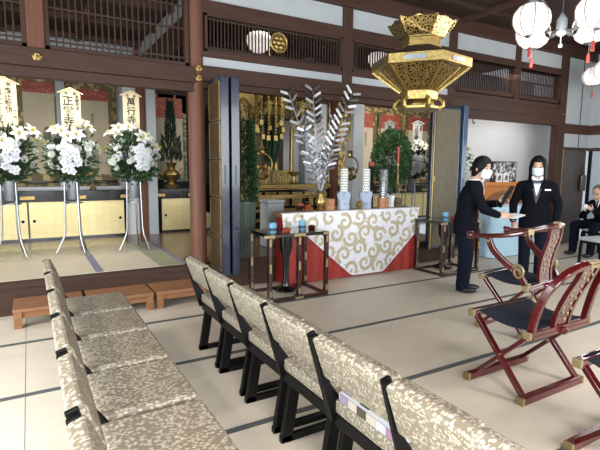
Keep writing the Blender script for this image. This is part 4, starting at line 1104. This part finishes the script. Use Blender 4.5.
pendant('round paper pendant glowing behind the lattice left of the gold medallion', (2.71, 5.75, 3.01))
pendant('round paper pendant glowing behind the lattice beside the gilt lantern', (4.72, 5.75, 3.02), .15)
t = thing('hanging_bulb', 'small bare lamp behind the upper left lattice', 'lamp', (-.28, 6.2, 2.86)); MB().tube([(0, 0, .05), (0, 0, .76)], .004, 5).build('cord', 'black_frame', t); MB().lathe([(.01, -.06), (.028, -.045), (.032, -.01), (.018, .03), (.014, .05)], n=14).build('bulb', 'bulb', t, smooth=True)
t = thing('gold_medallion', 'round gold openwork medallion mounted on the transom lattice', 'medallion', (2.53, FY - .03, 2.775))
M = FRONT
MB().lathe([(.11, 0), (.115, .012), (.10, .018), (.0, .018)], n=32).build('disc', 'gold_work', t).matrix_local = M
m = MB()
for k in range(6):
    a = k * PI / 3; m.ell((.055 * math.cos(a), -.018, .055 * math.sin(a)), (.026, .012, .026), 10, 6)
m.ell((0, -.018, 0), (.03, .014, .03)).tube([(.103 * math.cos(2 * PI * j / 32), -.016, .103 * math.sin(2 * PI * j / 32)) for j in range(32)], .01, 6, True); m.build('petals', 'gold', t, smooth='all')

# ------------------------------------------------------------------ side room things
t = thing('cloth_table', 'table draped to the floor in pale blue cloth behind the two women', 'table', (6.75, 4.72, 0))
m = MB(); n = 72; vs = []
for zi, s_ in ((.01, 1.03), (.4, 1.01), (.78, 1.0), (.80, .99)):
    for i in range(n):
        a = 2 * PI * i / n; c, q = math.cos(a), math.sin(a); e = 1 / max(abs(c) / .66, abs(q) / .16); e *= (1 + (.02 * math.sin(a * 22) if zi < .5 else 0)); vs.append((c * e * s_, q * e * s_, zi))
m.add(vs, [(r * n + i, r * n + (i + 1) % n, (r + 1) * n + (i + 1) % n, (r + 1) * n + i) for r in range(3) for i in range(n)] + [tuple(range(3 * n, 4 * n))])
m.build('cloth', 'blue_cloth', t, smooth=True)
for x in (-.58, .58):
    for y in (-.1, .1): MB().box(x - .02, x + .02, y - .02, y + .02, 0, .78).build('leg', 'steel', t)
t = thing('paper_stack', 'white papers lying on the pale blue table', 'papers', (6.42, 4.72, .801))
for k in range(3): MB().box(-.15 + k * .02, .15 + k * .02, -.1, .1, k * .004, k * .004 + .003).build('sheet', 'white_paper', t)
t = thing('orange_cabinet', 'orange wooden cabinet with an arched front against the pale wall', 'cabinet', (7.25, 5.2, 0))
MB().box(-.85, .85, -.0, .35, .05, 1.08).build('body', 'cabinet_wood', t, bevel=.006); MB().box(-.9, .9, -.04, .38, 1.08, 1.15).build('top', 'cabinet_wood', t, bevel=.01)
MB().prism([(.6 * math.cos(a), .55 + .45 * math.sin(a)) for a in [i * PI / 16 for i in range(17)]] + [(-.6, .1), (.6, .1)], Matrix.Translation((-.1, -.012, 0)) @ FRONT, .012).build('arched_panel', 'bench_wood', t)
for x in (-.8, .8): MB().box(x - .04, x + .04, .0, .34, 0, .05).build('foot', 'cabinet_wood', t)
t = thing('framed_photo', 'large black and white photograph standing on the orange cabinet', 'picture', (7.35, 5.36, 1.151)); MB().box(-.34, .34, -.01, .015, 0, .36).build('frame', 'black_frame', t); MB().box(-.325, .325, -.014, -.01, .015, .345).build('print', 'photo_print', t)
for x, lb in ((7.08, 'small white framed photograph on the orange cabinet, left of its pair'), (7.27, 'small white framed photograph on the orange cabinet, right of its pair')):
    t = thing('small_photo', lb, 'picture', (x, 5.25, 1.151)); MB().box(-.075, .075, -.008, .008, 0, .15).build('frame', 'shirt', t); MB().box(-.045, .045, -.011, -.008, .03, .115).build('print', 'photo_print', t)
t = thing('small_vase', 'thin dark twig in a small vase at the left end of the orange cabinet', 'vase', (6.72, 5.3, 1.151)); MB().lathe([(.02, 0), (.03, .03), (.012, .07), (.016, .08)], n=14).build('vase', 'grey_box', t, smooth=True); MB().tube([(0, 0, .06), (.01, 0, .14), (-.02, 0, .22)], .004, 5).tube([(.01, 0, .14), (.04, 0, .18)], .003, 5).build('twig', 'black_frame', t)
t = thing('wall_hook', 'small dark hook under the beam above the pale wall', 'hook', (5.86, FY - .02, 2.135)); MB().tube([(0, 0, 0), (0, 0, -.06), (0, -.02, -.08), (0, -.04, -.06)], .008, 6).build('hook', 'black_frame', t)
t = thing('hanging_bag', 'dark bag hanging on the dark door behind the seated man', 'bag', (8.95, FY - .035, .98)); MB().box(-.075, .075, -.03, .03, 0, .30).build('body', 'brown_lacquer', t, bevel=.015); MB().tube([(-.05, 0, .3), (-.03, .0, .45), (.03, .0, .45), (.05, 0, .3)], .008, 6).tube([(0, .0, .45), (0, .05, .47)], .006, 6).build('strap', 'brown_lacquer', t)

def white_chair(label, loc, rz):
    t = thing('plain_chair', label, 'chair', loc, rz, 'plain chairs by the right wall')
    MB().box(-.21, .21, -.2, .2, .385, .435).build('seat', 'seat_white', t, bevel=.015)
    MB().box(-.2, .2, -.19, .19, .35, .385).build('seat_frame', 'black_frame', t)
    for sx in (-1, 1):
        MB().bar((sx * .19, .18, .36), (sx * .19, .2, 0), .03, .03, (0, 1, 0)).build('leg', 'black_frame', t); MB().bar((sx * .19, -.18, .36), (sx * .19, -.2, 0), .03, .03, (0, 1, 0)).build('leg', 'black_frame', t)
        MB().bar((sx * .19, -.19, .36), (sx * .19, -.27, .80), .025, .035, (0, 1, 0)).build('back_post', 'black_frame', t)
    MB().box(-.18, .18, -.02, .02, -.15, .15, Matrix.Translation((0, -.248, .66)) @ Matrix.Rotation(.18, 4, 'X')).build('backrest', 'beige_cloth', t, bevel=.012); return t
white_chair('plain chair with a pale seat and beige back in front of the seated man', (6.86, 3.36, 0), 1.35)
white_chair('plain chair the man in the dark suit sits on', (7.95, 3.94, 0), 1.35)

# ------------------------------------------------------------------ people
def hand(m, wrist, d, side, curl=.5, s=1., thumb=1.):
    """palm + five fingers; d = pointing direction, side = thumb direction; the fingers curl about `side`"""
    d = V(d).normalized(); side = V(side); side = (side - d * side.dot(d)).normalized(); nrm = side.cross(d).normalized(); w = V(wrist)
    for k, o_ in enumerate((.026, .009, -.009, -.025)): m.cap(w + d * .004 * s + side * o_ * .55 * s, .0125 * s, w + d * .075 * s + side * o_ * s, .0105 * s, 8)
    for k, (o_, L) in enumerate(((.026, .066), (.009, .074), (-.009, .068), (-.025, .053))):
        p = w + d * .078 * s + side * o_ * s; q = d.copy(); seg = L * s / 3
        for j in range(3):
            q = Matrix.Rotation(-curl * (.5 if j == 0 else .9), 3, side) @ q; e = p + q * seg * 1.08; m.cap(p, (.0092 - .0008 * j) * s, e, (.0085 - .0008 * j) * s, 8); p = e
    p = w + d * .02 * s + side * .022 * s; q = (d * .55 + side * .8 + nrm * .25).normalized(); e = p + q * .035 * s; m.cap(p, .0125 * s, e, .0105 * s, 8)
    q2 = (d * .9 + side * .35 + nrm * .3).normalized(); e2 = e + q2 * .028 * s; m.cap(e, .0105 * s, e2, .009 * s, 8); m.cap(e2, .009 * s, e2 + q2 * .02 * s, .0075 * s, 8)

def person(label, loc, rz, J, hair='bob', haircol='hair', collar='plain', mask=True, hem=.66, seated=False, suit='suit', group=None):
    """J: joints in local coordinates (facing +y)"""
    t = thing('person', label, 'person', loc, rz, group)
    j = {k: V(v) for k, v in J.items() if isinstance(v, tuple)}
    H = Matrix.Translation(j['head']) @ Euler(J.get('headrot', (0, 0, 0)), 'XYZ').to_matrix().to_4x4() if False else Matrix.Translation(j['head']) @ Euler(tuple(J['hrot'])).to_matrix().to_4x4()
    hp = lambda x, y, z: H @ V((x, y, z)); HR = H.to_3x3()
    # one continuous body
    m = MB(); HR4 = HR.to_4x4()
    m.ell(hp(0, -.005, .02), (.073, .09, .092), 20, 12, HR4).ell(hp(0, .012, -.045), (.058, .072, .075), 18, 10, HR4).ell(hp(0, .05, -.09), (.03, .03, .026), 12, 8, HR4)
    m.cap(hp(0, .083, .005), .009, hp(0, .102, -.03), .013, 10)
    for s_ in (-1, 1): m.ell(hp(s_ * .074, -.012, -.015), (.012, .02, .031), 10, 8, HR4); m.ell(hp(s_ * .014, .09, -.035), (.008, .012, .008), 8, 6, HR4)
    m.ell(hp(0, .083, -.065), (.022, .012, .007), 10, 6, HR4)
    m.cap(hp(0, -.015, -.06), .05, j['neck'], .052, 16).cap(j['neck'], .06, j['chest'], .1, 16)
    m.cap(j['chest'], .105, j['waist'], .095, 16).cap(j['waist'], .1, j['pelvis'], .115, 16)
    for s_ in 'LR':
        m.cap(j['sh' + s_], .045, j['el' + s_], .034, 12).cap(j['el' + s_], .034, j['wr' + s_], .022, 12).cap(j['neck'] - V((0, 0, .04)), .04, j['sh' + s_] - V((0, 0, .01)), .04, 12)
        m.cap(j['hip' + s_], .075, j['kn' + s_], .05, 12).cap(j['kn' + s_], .05, j['an' + s_], .033, 12).cap(j['an' + s_] - V((0, 0, .02)), .022, j['toe' + s_].lerp(j['an' + s_], .35) - V((0, 0, .01)), .015, 10).cap(j['pelvis'], .1, j['hip' + s_], .08, 12)
        hand(m, j['wr' + s_], J['hd' + s_], J['hs' + s_], J.get('curl' + s_, .45), .93)
    body = m.build('body', 'skin', t); remesh(body, .0058, 3)
    # jacket
    m = MB(); R3 = []
    nk, chs, wst, plv = j['neck'], j['chest'], j['waist'], j['pelvis']
    prof = [(plv + V((0, 0, hem - plv.z)) if not seated else plv, .178, .128), (plv.lerp(wst, .3), .175, .125), (wst, .146, .108), (wst.lerp(chs, .55), .165, .12), (chs, .178, .124), (chs.lerp(nk, .5), .165, .105), (chs.lerp(nk, .85), .105, .078), (nk + V((0, -.006, .014)), .064, .064)]
    fine = []
    for i in range(len(prof) - 1):
        (a, ra, sa), (b, rb, sb) = prof[i], prof[i + 1]
        for k in range(4): u = k / 4; fine.append((a.lerp(b, u), ra + (rb - ra) * u, sa + (sb - sa) * u))
    fine.append(prof[-1]); m.loft(fine, 28)
    for s_ in 'LR':
        m.cap(j['sh' + s_], .062, j['el' + s_], .05, 16).cap(j['el' + s_], .05, j['wr' + s_].lerp(j['el' + s_], .06), .04, 16).cap(chs.lerp(nk, .55), .07, j['sh' + s_], .064, 14)
    jk = m.build('jacket', suit, t); remesh(jk, .009, 4)
    def front(x, z):
        for i in range(len(fine) - 1):
            a, b = fine[i], fine[i + 1]
            if a[0].z <= z <= b[0].z + 1e-6:
                u = (z - a[0].z) / max(b[0].z - a[0].z, 1e-6); c = a[0].lerp(b[0], u); rx = a[1] + (b[1] - a[1]) * u; ry = a[2] + (b[2] - a[2]) * u
                return c.y + ry * math.sqrt(max(0, 1 - (x / rx) ** 2))
        return fine[-1][0].y + fine[-1][2] * math.sqrt(max(0, 1 - (x / fine[-1][1]) ** 2))
    def patch(name, mat, zlo, zhi, wf, off, parent, n=10):
        vs = []; q = 6
        for i in range(n + 1):
            z = zlo + (zhi - zlo) * i / n; w = wf(i / n)
            for k in range(q + 1):
                x = w * (2 * k / q - 1); vs.append((x, front(x, z) + off, z))
        mm = MB().add(vs, [(r_ * (q + 1) + k, r_ * (q + 1) + k + 1, (r_ + 1) * (q + 1) + k + 1, (r_ + 1) * (q + 1) + k) for r_ in range(n) for k in range(q)])
        o = mm.build(name, mat, parent, smooth='all'); md = o.modifiers.new('s', 'SOLIDIFY'); md.thickness = .006; md.offset = -1; return o
    zc = nk.z
    if collar == 'bow':
        patch('vest', 'vest', zc - .30, zc - .12, lambda u: .004 + .045 * u, .002, t)
        patch('shirt', 'shirt', zc - .20, zc + .005, lambda u: .004 + .052 * u, .005, t)
        bw = MB(); y = front(0, zc - .05) + .016
        for s_ in (-1, 1): bw.prism([(0, -.010), (s_ * .045, -.030), (s_ * .05, .02), (0, .010)], Matrix.Translation((0, y, zc - .035)) @ FRONT, .012).prism([(s_ * .004, 0), (s_ * .03, -.07), (s_ * .012, -.075)], Matrix.Translation((0, y, zc - .035)) @ FRONT, .008)
        bw.ell((0, y, zc - .035), .013, 10, 8); bw.build('ribbon_tie', 'ribbon', t)
        MB().box(-.15, -.085, front(.115, zc - .13) + .0, front(.115, zc - .13) + .016, zc - .14, zc - .122, ).build('name_tag', 'white_paper', t)
    else:
        patch('shirt', 'shirt', zc - .15, zc + .01, lambda u: .004 + .045 * u, .005, t)
        if collar == 'tie': patch('tie', 'black_frame', zc - .15, zc - .02, lambda u: .012, .010, t)
    cm = MB()
    for s_ in (-1, 1): cm.prism([(s_ * .008, -.055), (s_ * .06, -.01), (s_ * .058, .03), (s_ * .03, .022)], Matrix.Translation((0, front(0, zc - .03) + .006, zc)) @ Matrix.Rotation(-.25, 4, 'X') @ FRONT, .007)
    cm.tube([nk + V((.062 * math.cos(a), -.004 + .06 * math.sin(a), .008)) for a in [2 * PI * k / 20 for k in range(20)]], .009, 8, True)
    cm.build('shirt_collar', 'shirt', t)
    for s_ in 'LR':
        d = (j['wr' + s_] - j['el' + s_]).normalized(); p = j['wr' + s_]; MB().tube([p - d * .03, p + d * .004], .034, 14).build('cuff', 'shirt', t, smooth=True)
    bt = MB()
    for k in (0, 1): zz = wst.z + .02 - k * .09; bt.ell((0, front(0, max(zz, fine[0][0].z + .01)) + .003, zz), (.011, .006, .011), 10, 6)
    bt.build('button', 'black_frame', t, smooth='all')
    # trousers, shoes
    m = MB(); m.loft([(plv + V((0, 0, -.05)), .165, .115), (plv, .17, .12), (plv.lerp(wst, .5), .155, .11)], 24)
    for s_ in 'LR':
        m.cap(j['hip' + s_], .092, j['kn' + s_], .07, 16).cap(j['kn' + s_], .07, j['an' + s_] + V((0, 0, .0)), .06, 16)
    remesh(m.build('trousers', 'trouser', t), .0095, 4)
    for s_ in 'LR':
        a, b = j['an' + s_], j['toe' + s_]; d = (b - a); d.z = 0; d = d.normalized() if d.length > 1e-4 else V((0, 1, 0)); bz = min(a.z, b.z) - .035
        Mx = Matrix.Rotation(math.atan2(-d.x, d.y), 4, 'Z'); c = a + d * .055; c.z = a.z - .03
        mm = MB().ell((c.x, c.y, .034 + max(0, a.z - .075)), (.042, .118, .034), 18, 10, Mx); remesh(mm.build('shoe', 'shoe', t), .008, 2)
    # face parts
    def onhead(az, el, k=1.):
        x = .073 * math.sin(az) * math.cos(el); y = .09 * math.cos(az) * math.cos(el) - .005; z = .092 * math.sin(el) + .02; return hp(x * k, y * k, z)
    for s_ in (-1, 1):
        MB().ell(onhead(s_ * .42, -.18, 1.0), (.0135, .006, .0058), 12, 6, HR4 @ Matrix.Rotation(-s_ * .35, 4, 'Z')).build('eye', 'shoe', t, smooth='all')
        MB().tube([onhead(s_ * .2, .09, 1.02), onhead(s_ * .42, .16, 1.02), onhead(s_ * .66, .08, 1.02)], [.0025, .0036, .002], 6).build('eyebrow', haircol, t)
    if mask:
        vs = []; n, q = 9, 8
        for i in range(q + 1):
            u = i / q; z = -.10 + .098 * u; bul = .010 + .018 * math.sin(PI * min(1, u * .9 + .05))
            for k in range(n + 1):
                az = -1.15 + 2.3 * k / n; rx = .066 + .006 * u; ry = .082 + .006 * u
                vs.append(hp(rx * 1.04 * math.sin(az), ry * math.cos(az) + bul * math.cos(az) ** 2 + .004, z * (1 - .12 * math.sin(az) ** 2)))
        mk = MB().add(vs, [(r_ * (n + 1) + k, r_ * (n + 1) + k + 1, (r_ + 1) * (n + 1) + k + 1, (r_ + 1) * (n + 1) + k) for r_ in range(q) for k in range(n)]).build('face_mask', 'mask', t, smooth='all')
        md = mk.modifiers.new('s', 'SOLIDIFY'); md.thickness = .004; md.offset = 1
        for s_ in (-1, 1): MB().tube([hp(s_ * .063, .035, -.02), hp(s_ * .078, .0, .01), hp(s_ * .078, -.03, -.01)], .002, 5).build('ear_loop', 'mask', mk)
    else:
        MB().ell(hp(0, .089, -.066), (.02, .007, .004), 10, 6, HR4).build('mouth', 'candle_red', t, smooth='all')
    # hair: a thick shell from the crown, hanging straight below the widest point
    vs = []; n, q = 56, 16
    for k in range(n):
        az = -PI + 2 * PI * k / n; fr = abs(az)
        sm = lambda a, b, x: max(0, min(1, (x - a) / (b - a)))
        if hair == 'bob': zb = .062 + (-.17 - .062) * sm(.62, .95, fr)
        elif hair == 'short': zb = .066 + (-.03 - .066) * sm(.55, 1.0, fr) - .10 * sm(1.2, 1.9, fr)
        else: zb = .10 + (-.02 - .10) * sm(.9, 1.5, fr) - .03 * sm(1.6, 2.2, fr)
        kx = 1.15 if hair != 'thin' else 1.04; zt = .02 + .092 * (kx + .03)
        for i in range(q + 1):
            u = i / q; z = zt + (zb - zt) * (1 - math.cos(u * PI / 2)) if False else zt + (zb - zt) * u ** 1.6
            e = max(-1, min(1, (z - .02) / (zt - .02))); c = math.sqrt(max(0, 1 - e * e)) if z > .02 else 1 - .10 * sm(.0, -.14, z - .02) * (1 if hair == 'bob' else 2.2)
            x = .073 * kx * math.sin(az) * c; y = .09 * kx * math.cos(az) * c - .008
            if hair == 'bob' and z < .02: x *= 1.06 + .9 * (.02 - z); y -= .06 * (.02 - z)
            vs.append(hp(x * (1 + .012 * math.sin(az * 19)), y * (1 + .012 * math.cos(az * 23)), z))
    hm = MB().add(vs, [(k * (q + 1) + i, k * (q + 1) + i + 1, ((k + 1) % n) * (q + 1) + i + 1, ((k + 1) % n) * (q + 1) + i) for k in range(n) for i in range(q)]).build('hair', haircol, t, smooth='all')
    md = hm.modifiers.new('s', 'SOLIDIFY'); md.thickness = .014; md.offset = -.4
    return t
# woman leaning over papers
JL = dict(head=(.0, .15, 1.385), hrot=(-.22, 0, -.62), neck=(0, .085, 1.245), chest=(0, .055, 1.10), waist=(0, .02, .94), pelvis=(0, 0, .78),
          shR=(.155, .07, 1.17), elR=(.20, .17, .95), wrR=(.08, .33, .885), shL=(-.155, .07, 1.17), elL=(-.19, .17, .97), wrL=(-.06, .34, 1.0),
          hdR=(-.15, 1, -.1), hsR=(-.4, .1, 1), hdL=(.25, .9, .35), hsL=(.2, 0, 1), curlR=.45, curlL=.7,
          hipR=(.085, 0, .74), knR=(.09, .02, .41), anR=(.085, -.01, .085), toeR=(.09, .13, .04), hipL=(-.085, 0, .74), knL=(-.085, .05, .41), anL=(-.08, .03, .085), toeL=(-.085, .17, .04))
wl = person('person in a dark suit and face mask leaning over papers beside the reed door', (4.14, 3.47, 0), math.radians(-136), JL, 'short', collar='plain')
JR = dict(head=(.0, .03, 1.405), hrot=(-.1, 0, -.05), neck=(0, .0, 1.265), chest=(0, .0, 1.11), waist=(0, 0, .95), pelvis=(0, 0, .79),
          shR=(.165, -.01, 1.172), elR=(.245, .0, .95), wrR=(.235, .09, .745), shL=(-.165, -.01, 1.172), elL=(-.245, .0, .95), wrL=(-.22, .08, .75),
          hdR=(-.05, .25, -1), hsR=(-.6, .7, .1), hdL=(.05, .25, -1), hsL=(.6, .7, .1),
          hipR=(.085, 0, .75), knR=(.09, .02, .42), anR=(.085, -.01, .085), toeR=(.10, .13, .04), hipL=(-.085, 0, .75), knL=(-.09, .02, .42), anL=(-.085, -.01, .085), toeL=(-.10, .13, .04))
wr = person('person in a dark suit with a bob, bow tie and white name tag facing us', (5.30, 3.40, 0), math.radians(124), JR, 'bob', collar='bow')
JM = dict(head=(.0, .12, 1.02), hrot=(-.5, 0, .1), neck=(0, .03, .90), chest=(0, .0, .77), waist=(0, -.04, .62), pelvis=(0, -.06, .50),
          shR=(.19, .0, .83), elR=(.24, .14, .62), wrR=(.06, .28, .74), shL=(-.19, .0, .83), elL=(-.24, .14, .62), wrL=(-.06, .28, .74),
          hdR=(-.4, .5, .5), hsR=(-.4, .2, .8), hdL=(.4, .5, .5), hsL=(.4, .2, .8), curlR=.8, curlL=.8,
          hipR=(.10, -.03, .51), knR=(.17, .36, .49), anR=(.16, .38, .085), toeR=(.17, .52, .04), hipL=(-.10, -.03, .51), knL=(-.17, .36, .49), anL=(-.16, .38, .085), toeL=(-.17, .52, .04))
mn = person('person in a dark suit sitting head bowed by the dark door', (7.93, 3.94, 0), 1.35, JM, 'thin', 'grey_hair', collar='tie', mask=False, hem=.5, seated=True)
# things they hold (placed in the world, near the hands)
def inworld(root, p): return Matrix.LocRotScale(root.location, root.rotation_euler.to_quaternion(), V((1, 1, 1))) @ V(p)
p = inworld(wl, (.0, .385, 1.045)); t = thing('clipboard', 'black folder held against the chest of the leaning person', 'folder', p, math.radians(-136)); MB().box(-.12, .12, -.006, .006, -.09, .17, Matrix.Rotation(-.5, 4, 'X')).build('cover', 'black_frame', t, bevel=.003)
p = inworld(wl, (.02, .49, .872)); t = thing('paper_sheet', 'white sheet of paper in the hand of the leaning person', 'paper', p, math.radians(-110)); MB().box(-.10, .10, -.07, .07, -.001, .001, Matrix.Rotation(.25, 4, 'X')).box(-.09, .10, -.06, .075, .003, .005, Matrix.Rotation(.3, 4, 'X')).build('sheet', 'white_paper', t)
p = inworld(mn, (.0, .37, .80)); t = thing('white_cloth', 'white handkerchief held up by the seated man', 'handkerchief', p); m = MB().ell((0, 0, 0), (.05, .035, .04), 14, 8).ell((.02, .02, -.03), (.035, .03, .04)); remesh(m.build('cloth', 'white_paper', t), .008, 3)

# ------------------------------------------------------------------ camera
cam = bpy.data.cameras.new('camera'); co = bpy.data.objects.new('camera', cam); COL.objects.link(co)
yaw, pit, rol, f = 5.29024936e-01, -1.23272296e-01, 8.62576160e-03, 462.446
fw = V((math.sin(yaw) * math.cos(pit), math.cos(yaw) * math.cos(pit), math.sin(pit))); rt = V((math.cos(yaw), -math.sin(yaw), 0)); up = rt.cross(fw)
r2 = rt * math.cos(rol) + up * math.sin(rol); u2 = -rt * math.sin(rol) + up * math.cos(rol)
R = Matrix((r2, u2, -fw)).transposed().to_4x4(); co.matrix_world = Matrix.Translation((0, 0, 1.37)) @ R
cam.sensor_width = 36; cam.lens = f / 600 * 36; cam.clip_start = .05; cam.clip_end = 100
SC.camera = co

# ------------------------------------------------------------------ light
w = bpy.data.worlds.new('world'); SC.world = w; w.use_nodes = True
bg = w.node_tree.nodes['Background']; bg.inputs[0].default_value = (.86, .93, 1, 1); bg.inputs[1].default_value = .55
def area(name, loc, target, sx, sy, power, col, spread=120):
    l = bpy.data.lights.new(name, 'AREA'); l.shape = 'RECTANGLE'; l.size = sx; l.size_y = sy; l.energy = power; l.color = col; l.spread = math.radians(spread)
    o = bpy.data.objects.new(name, l); COL.objects.link(o); o.location = loc; o.rotation_euler = (V(target) - V(loc)).to_track_quat('-Z', 'Y').to_euler(); return o
def point(name, loc, power, col, r=.15):
    l = bpy.data.lights.new(name, 'POINT'); l.energy = power; l.color = col; l.shadow_soft_size = r
    o = bpy.data.objects.new(name, l); COL.objects.link(o); o.location = loc; return o
area('daylight_windows_behind', (2.0, -3.9, 1.9), (2.0, 2.0, 0), 9, 2.4, 290, (.93, .97, 1))
area('daylight_windows_left', (-3.9, .8, 1.7), (1, 1.8, 0), 6, 2.2, 290, (.85, .95, 1))
area('daylight_windows_right', (8.95, 1.5, 1.1), (3, 2.5, 0), 5, 1.7, 60, (.93, .97, 1))
WARM = (1, .96, .91)
for x, y in ((.3, -.8), (4.3, -1.2), (-2.2, 2.2)): area('hall_fill', (x, y, 3.2), (x, y, 0), .9, .9, 100, (1, .96, .92))  # unseen fill lights without fixtures, added to light the hall from above
point('chandelier_glow', (4.44, 2.77, 2.3), 30, (1, .95, .92), .3)
point('chandelier_glow', (7.4, 3.7, 2.4), 22, (1, .95, .92), .3)
area('left_bay_lamp', (.2, 5.9, 3.1), (.3, 6.8, .3), 1.6, .8, 27, WARM)
area('altar_lamp', (3.4, 5.7, 3.4), (3.5, 7.2, .9), 1.6, .5, 26, WARM)
area('right_bay_lamp', (6.6, 6.3, 3.3), (6.6, 7.6, 1.2), 1.4, .6, 36, WARM)
area('side_room_fill', (7.3, 5.1, 2.9), (7.2, 5.5, .9), 1.6, .3, 11, (1, .97, .94))  # added fill without a fixture, brightens the pale side room wall
SC.view_settings.view_transform = 'Standard'; SC.view_settings.look = 'None'; SC.view_settings.gamma = 1
SC.view_settings.exposure = .2
try: SC.view_settings.use_curve_mapping = False
except Exception: pass
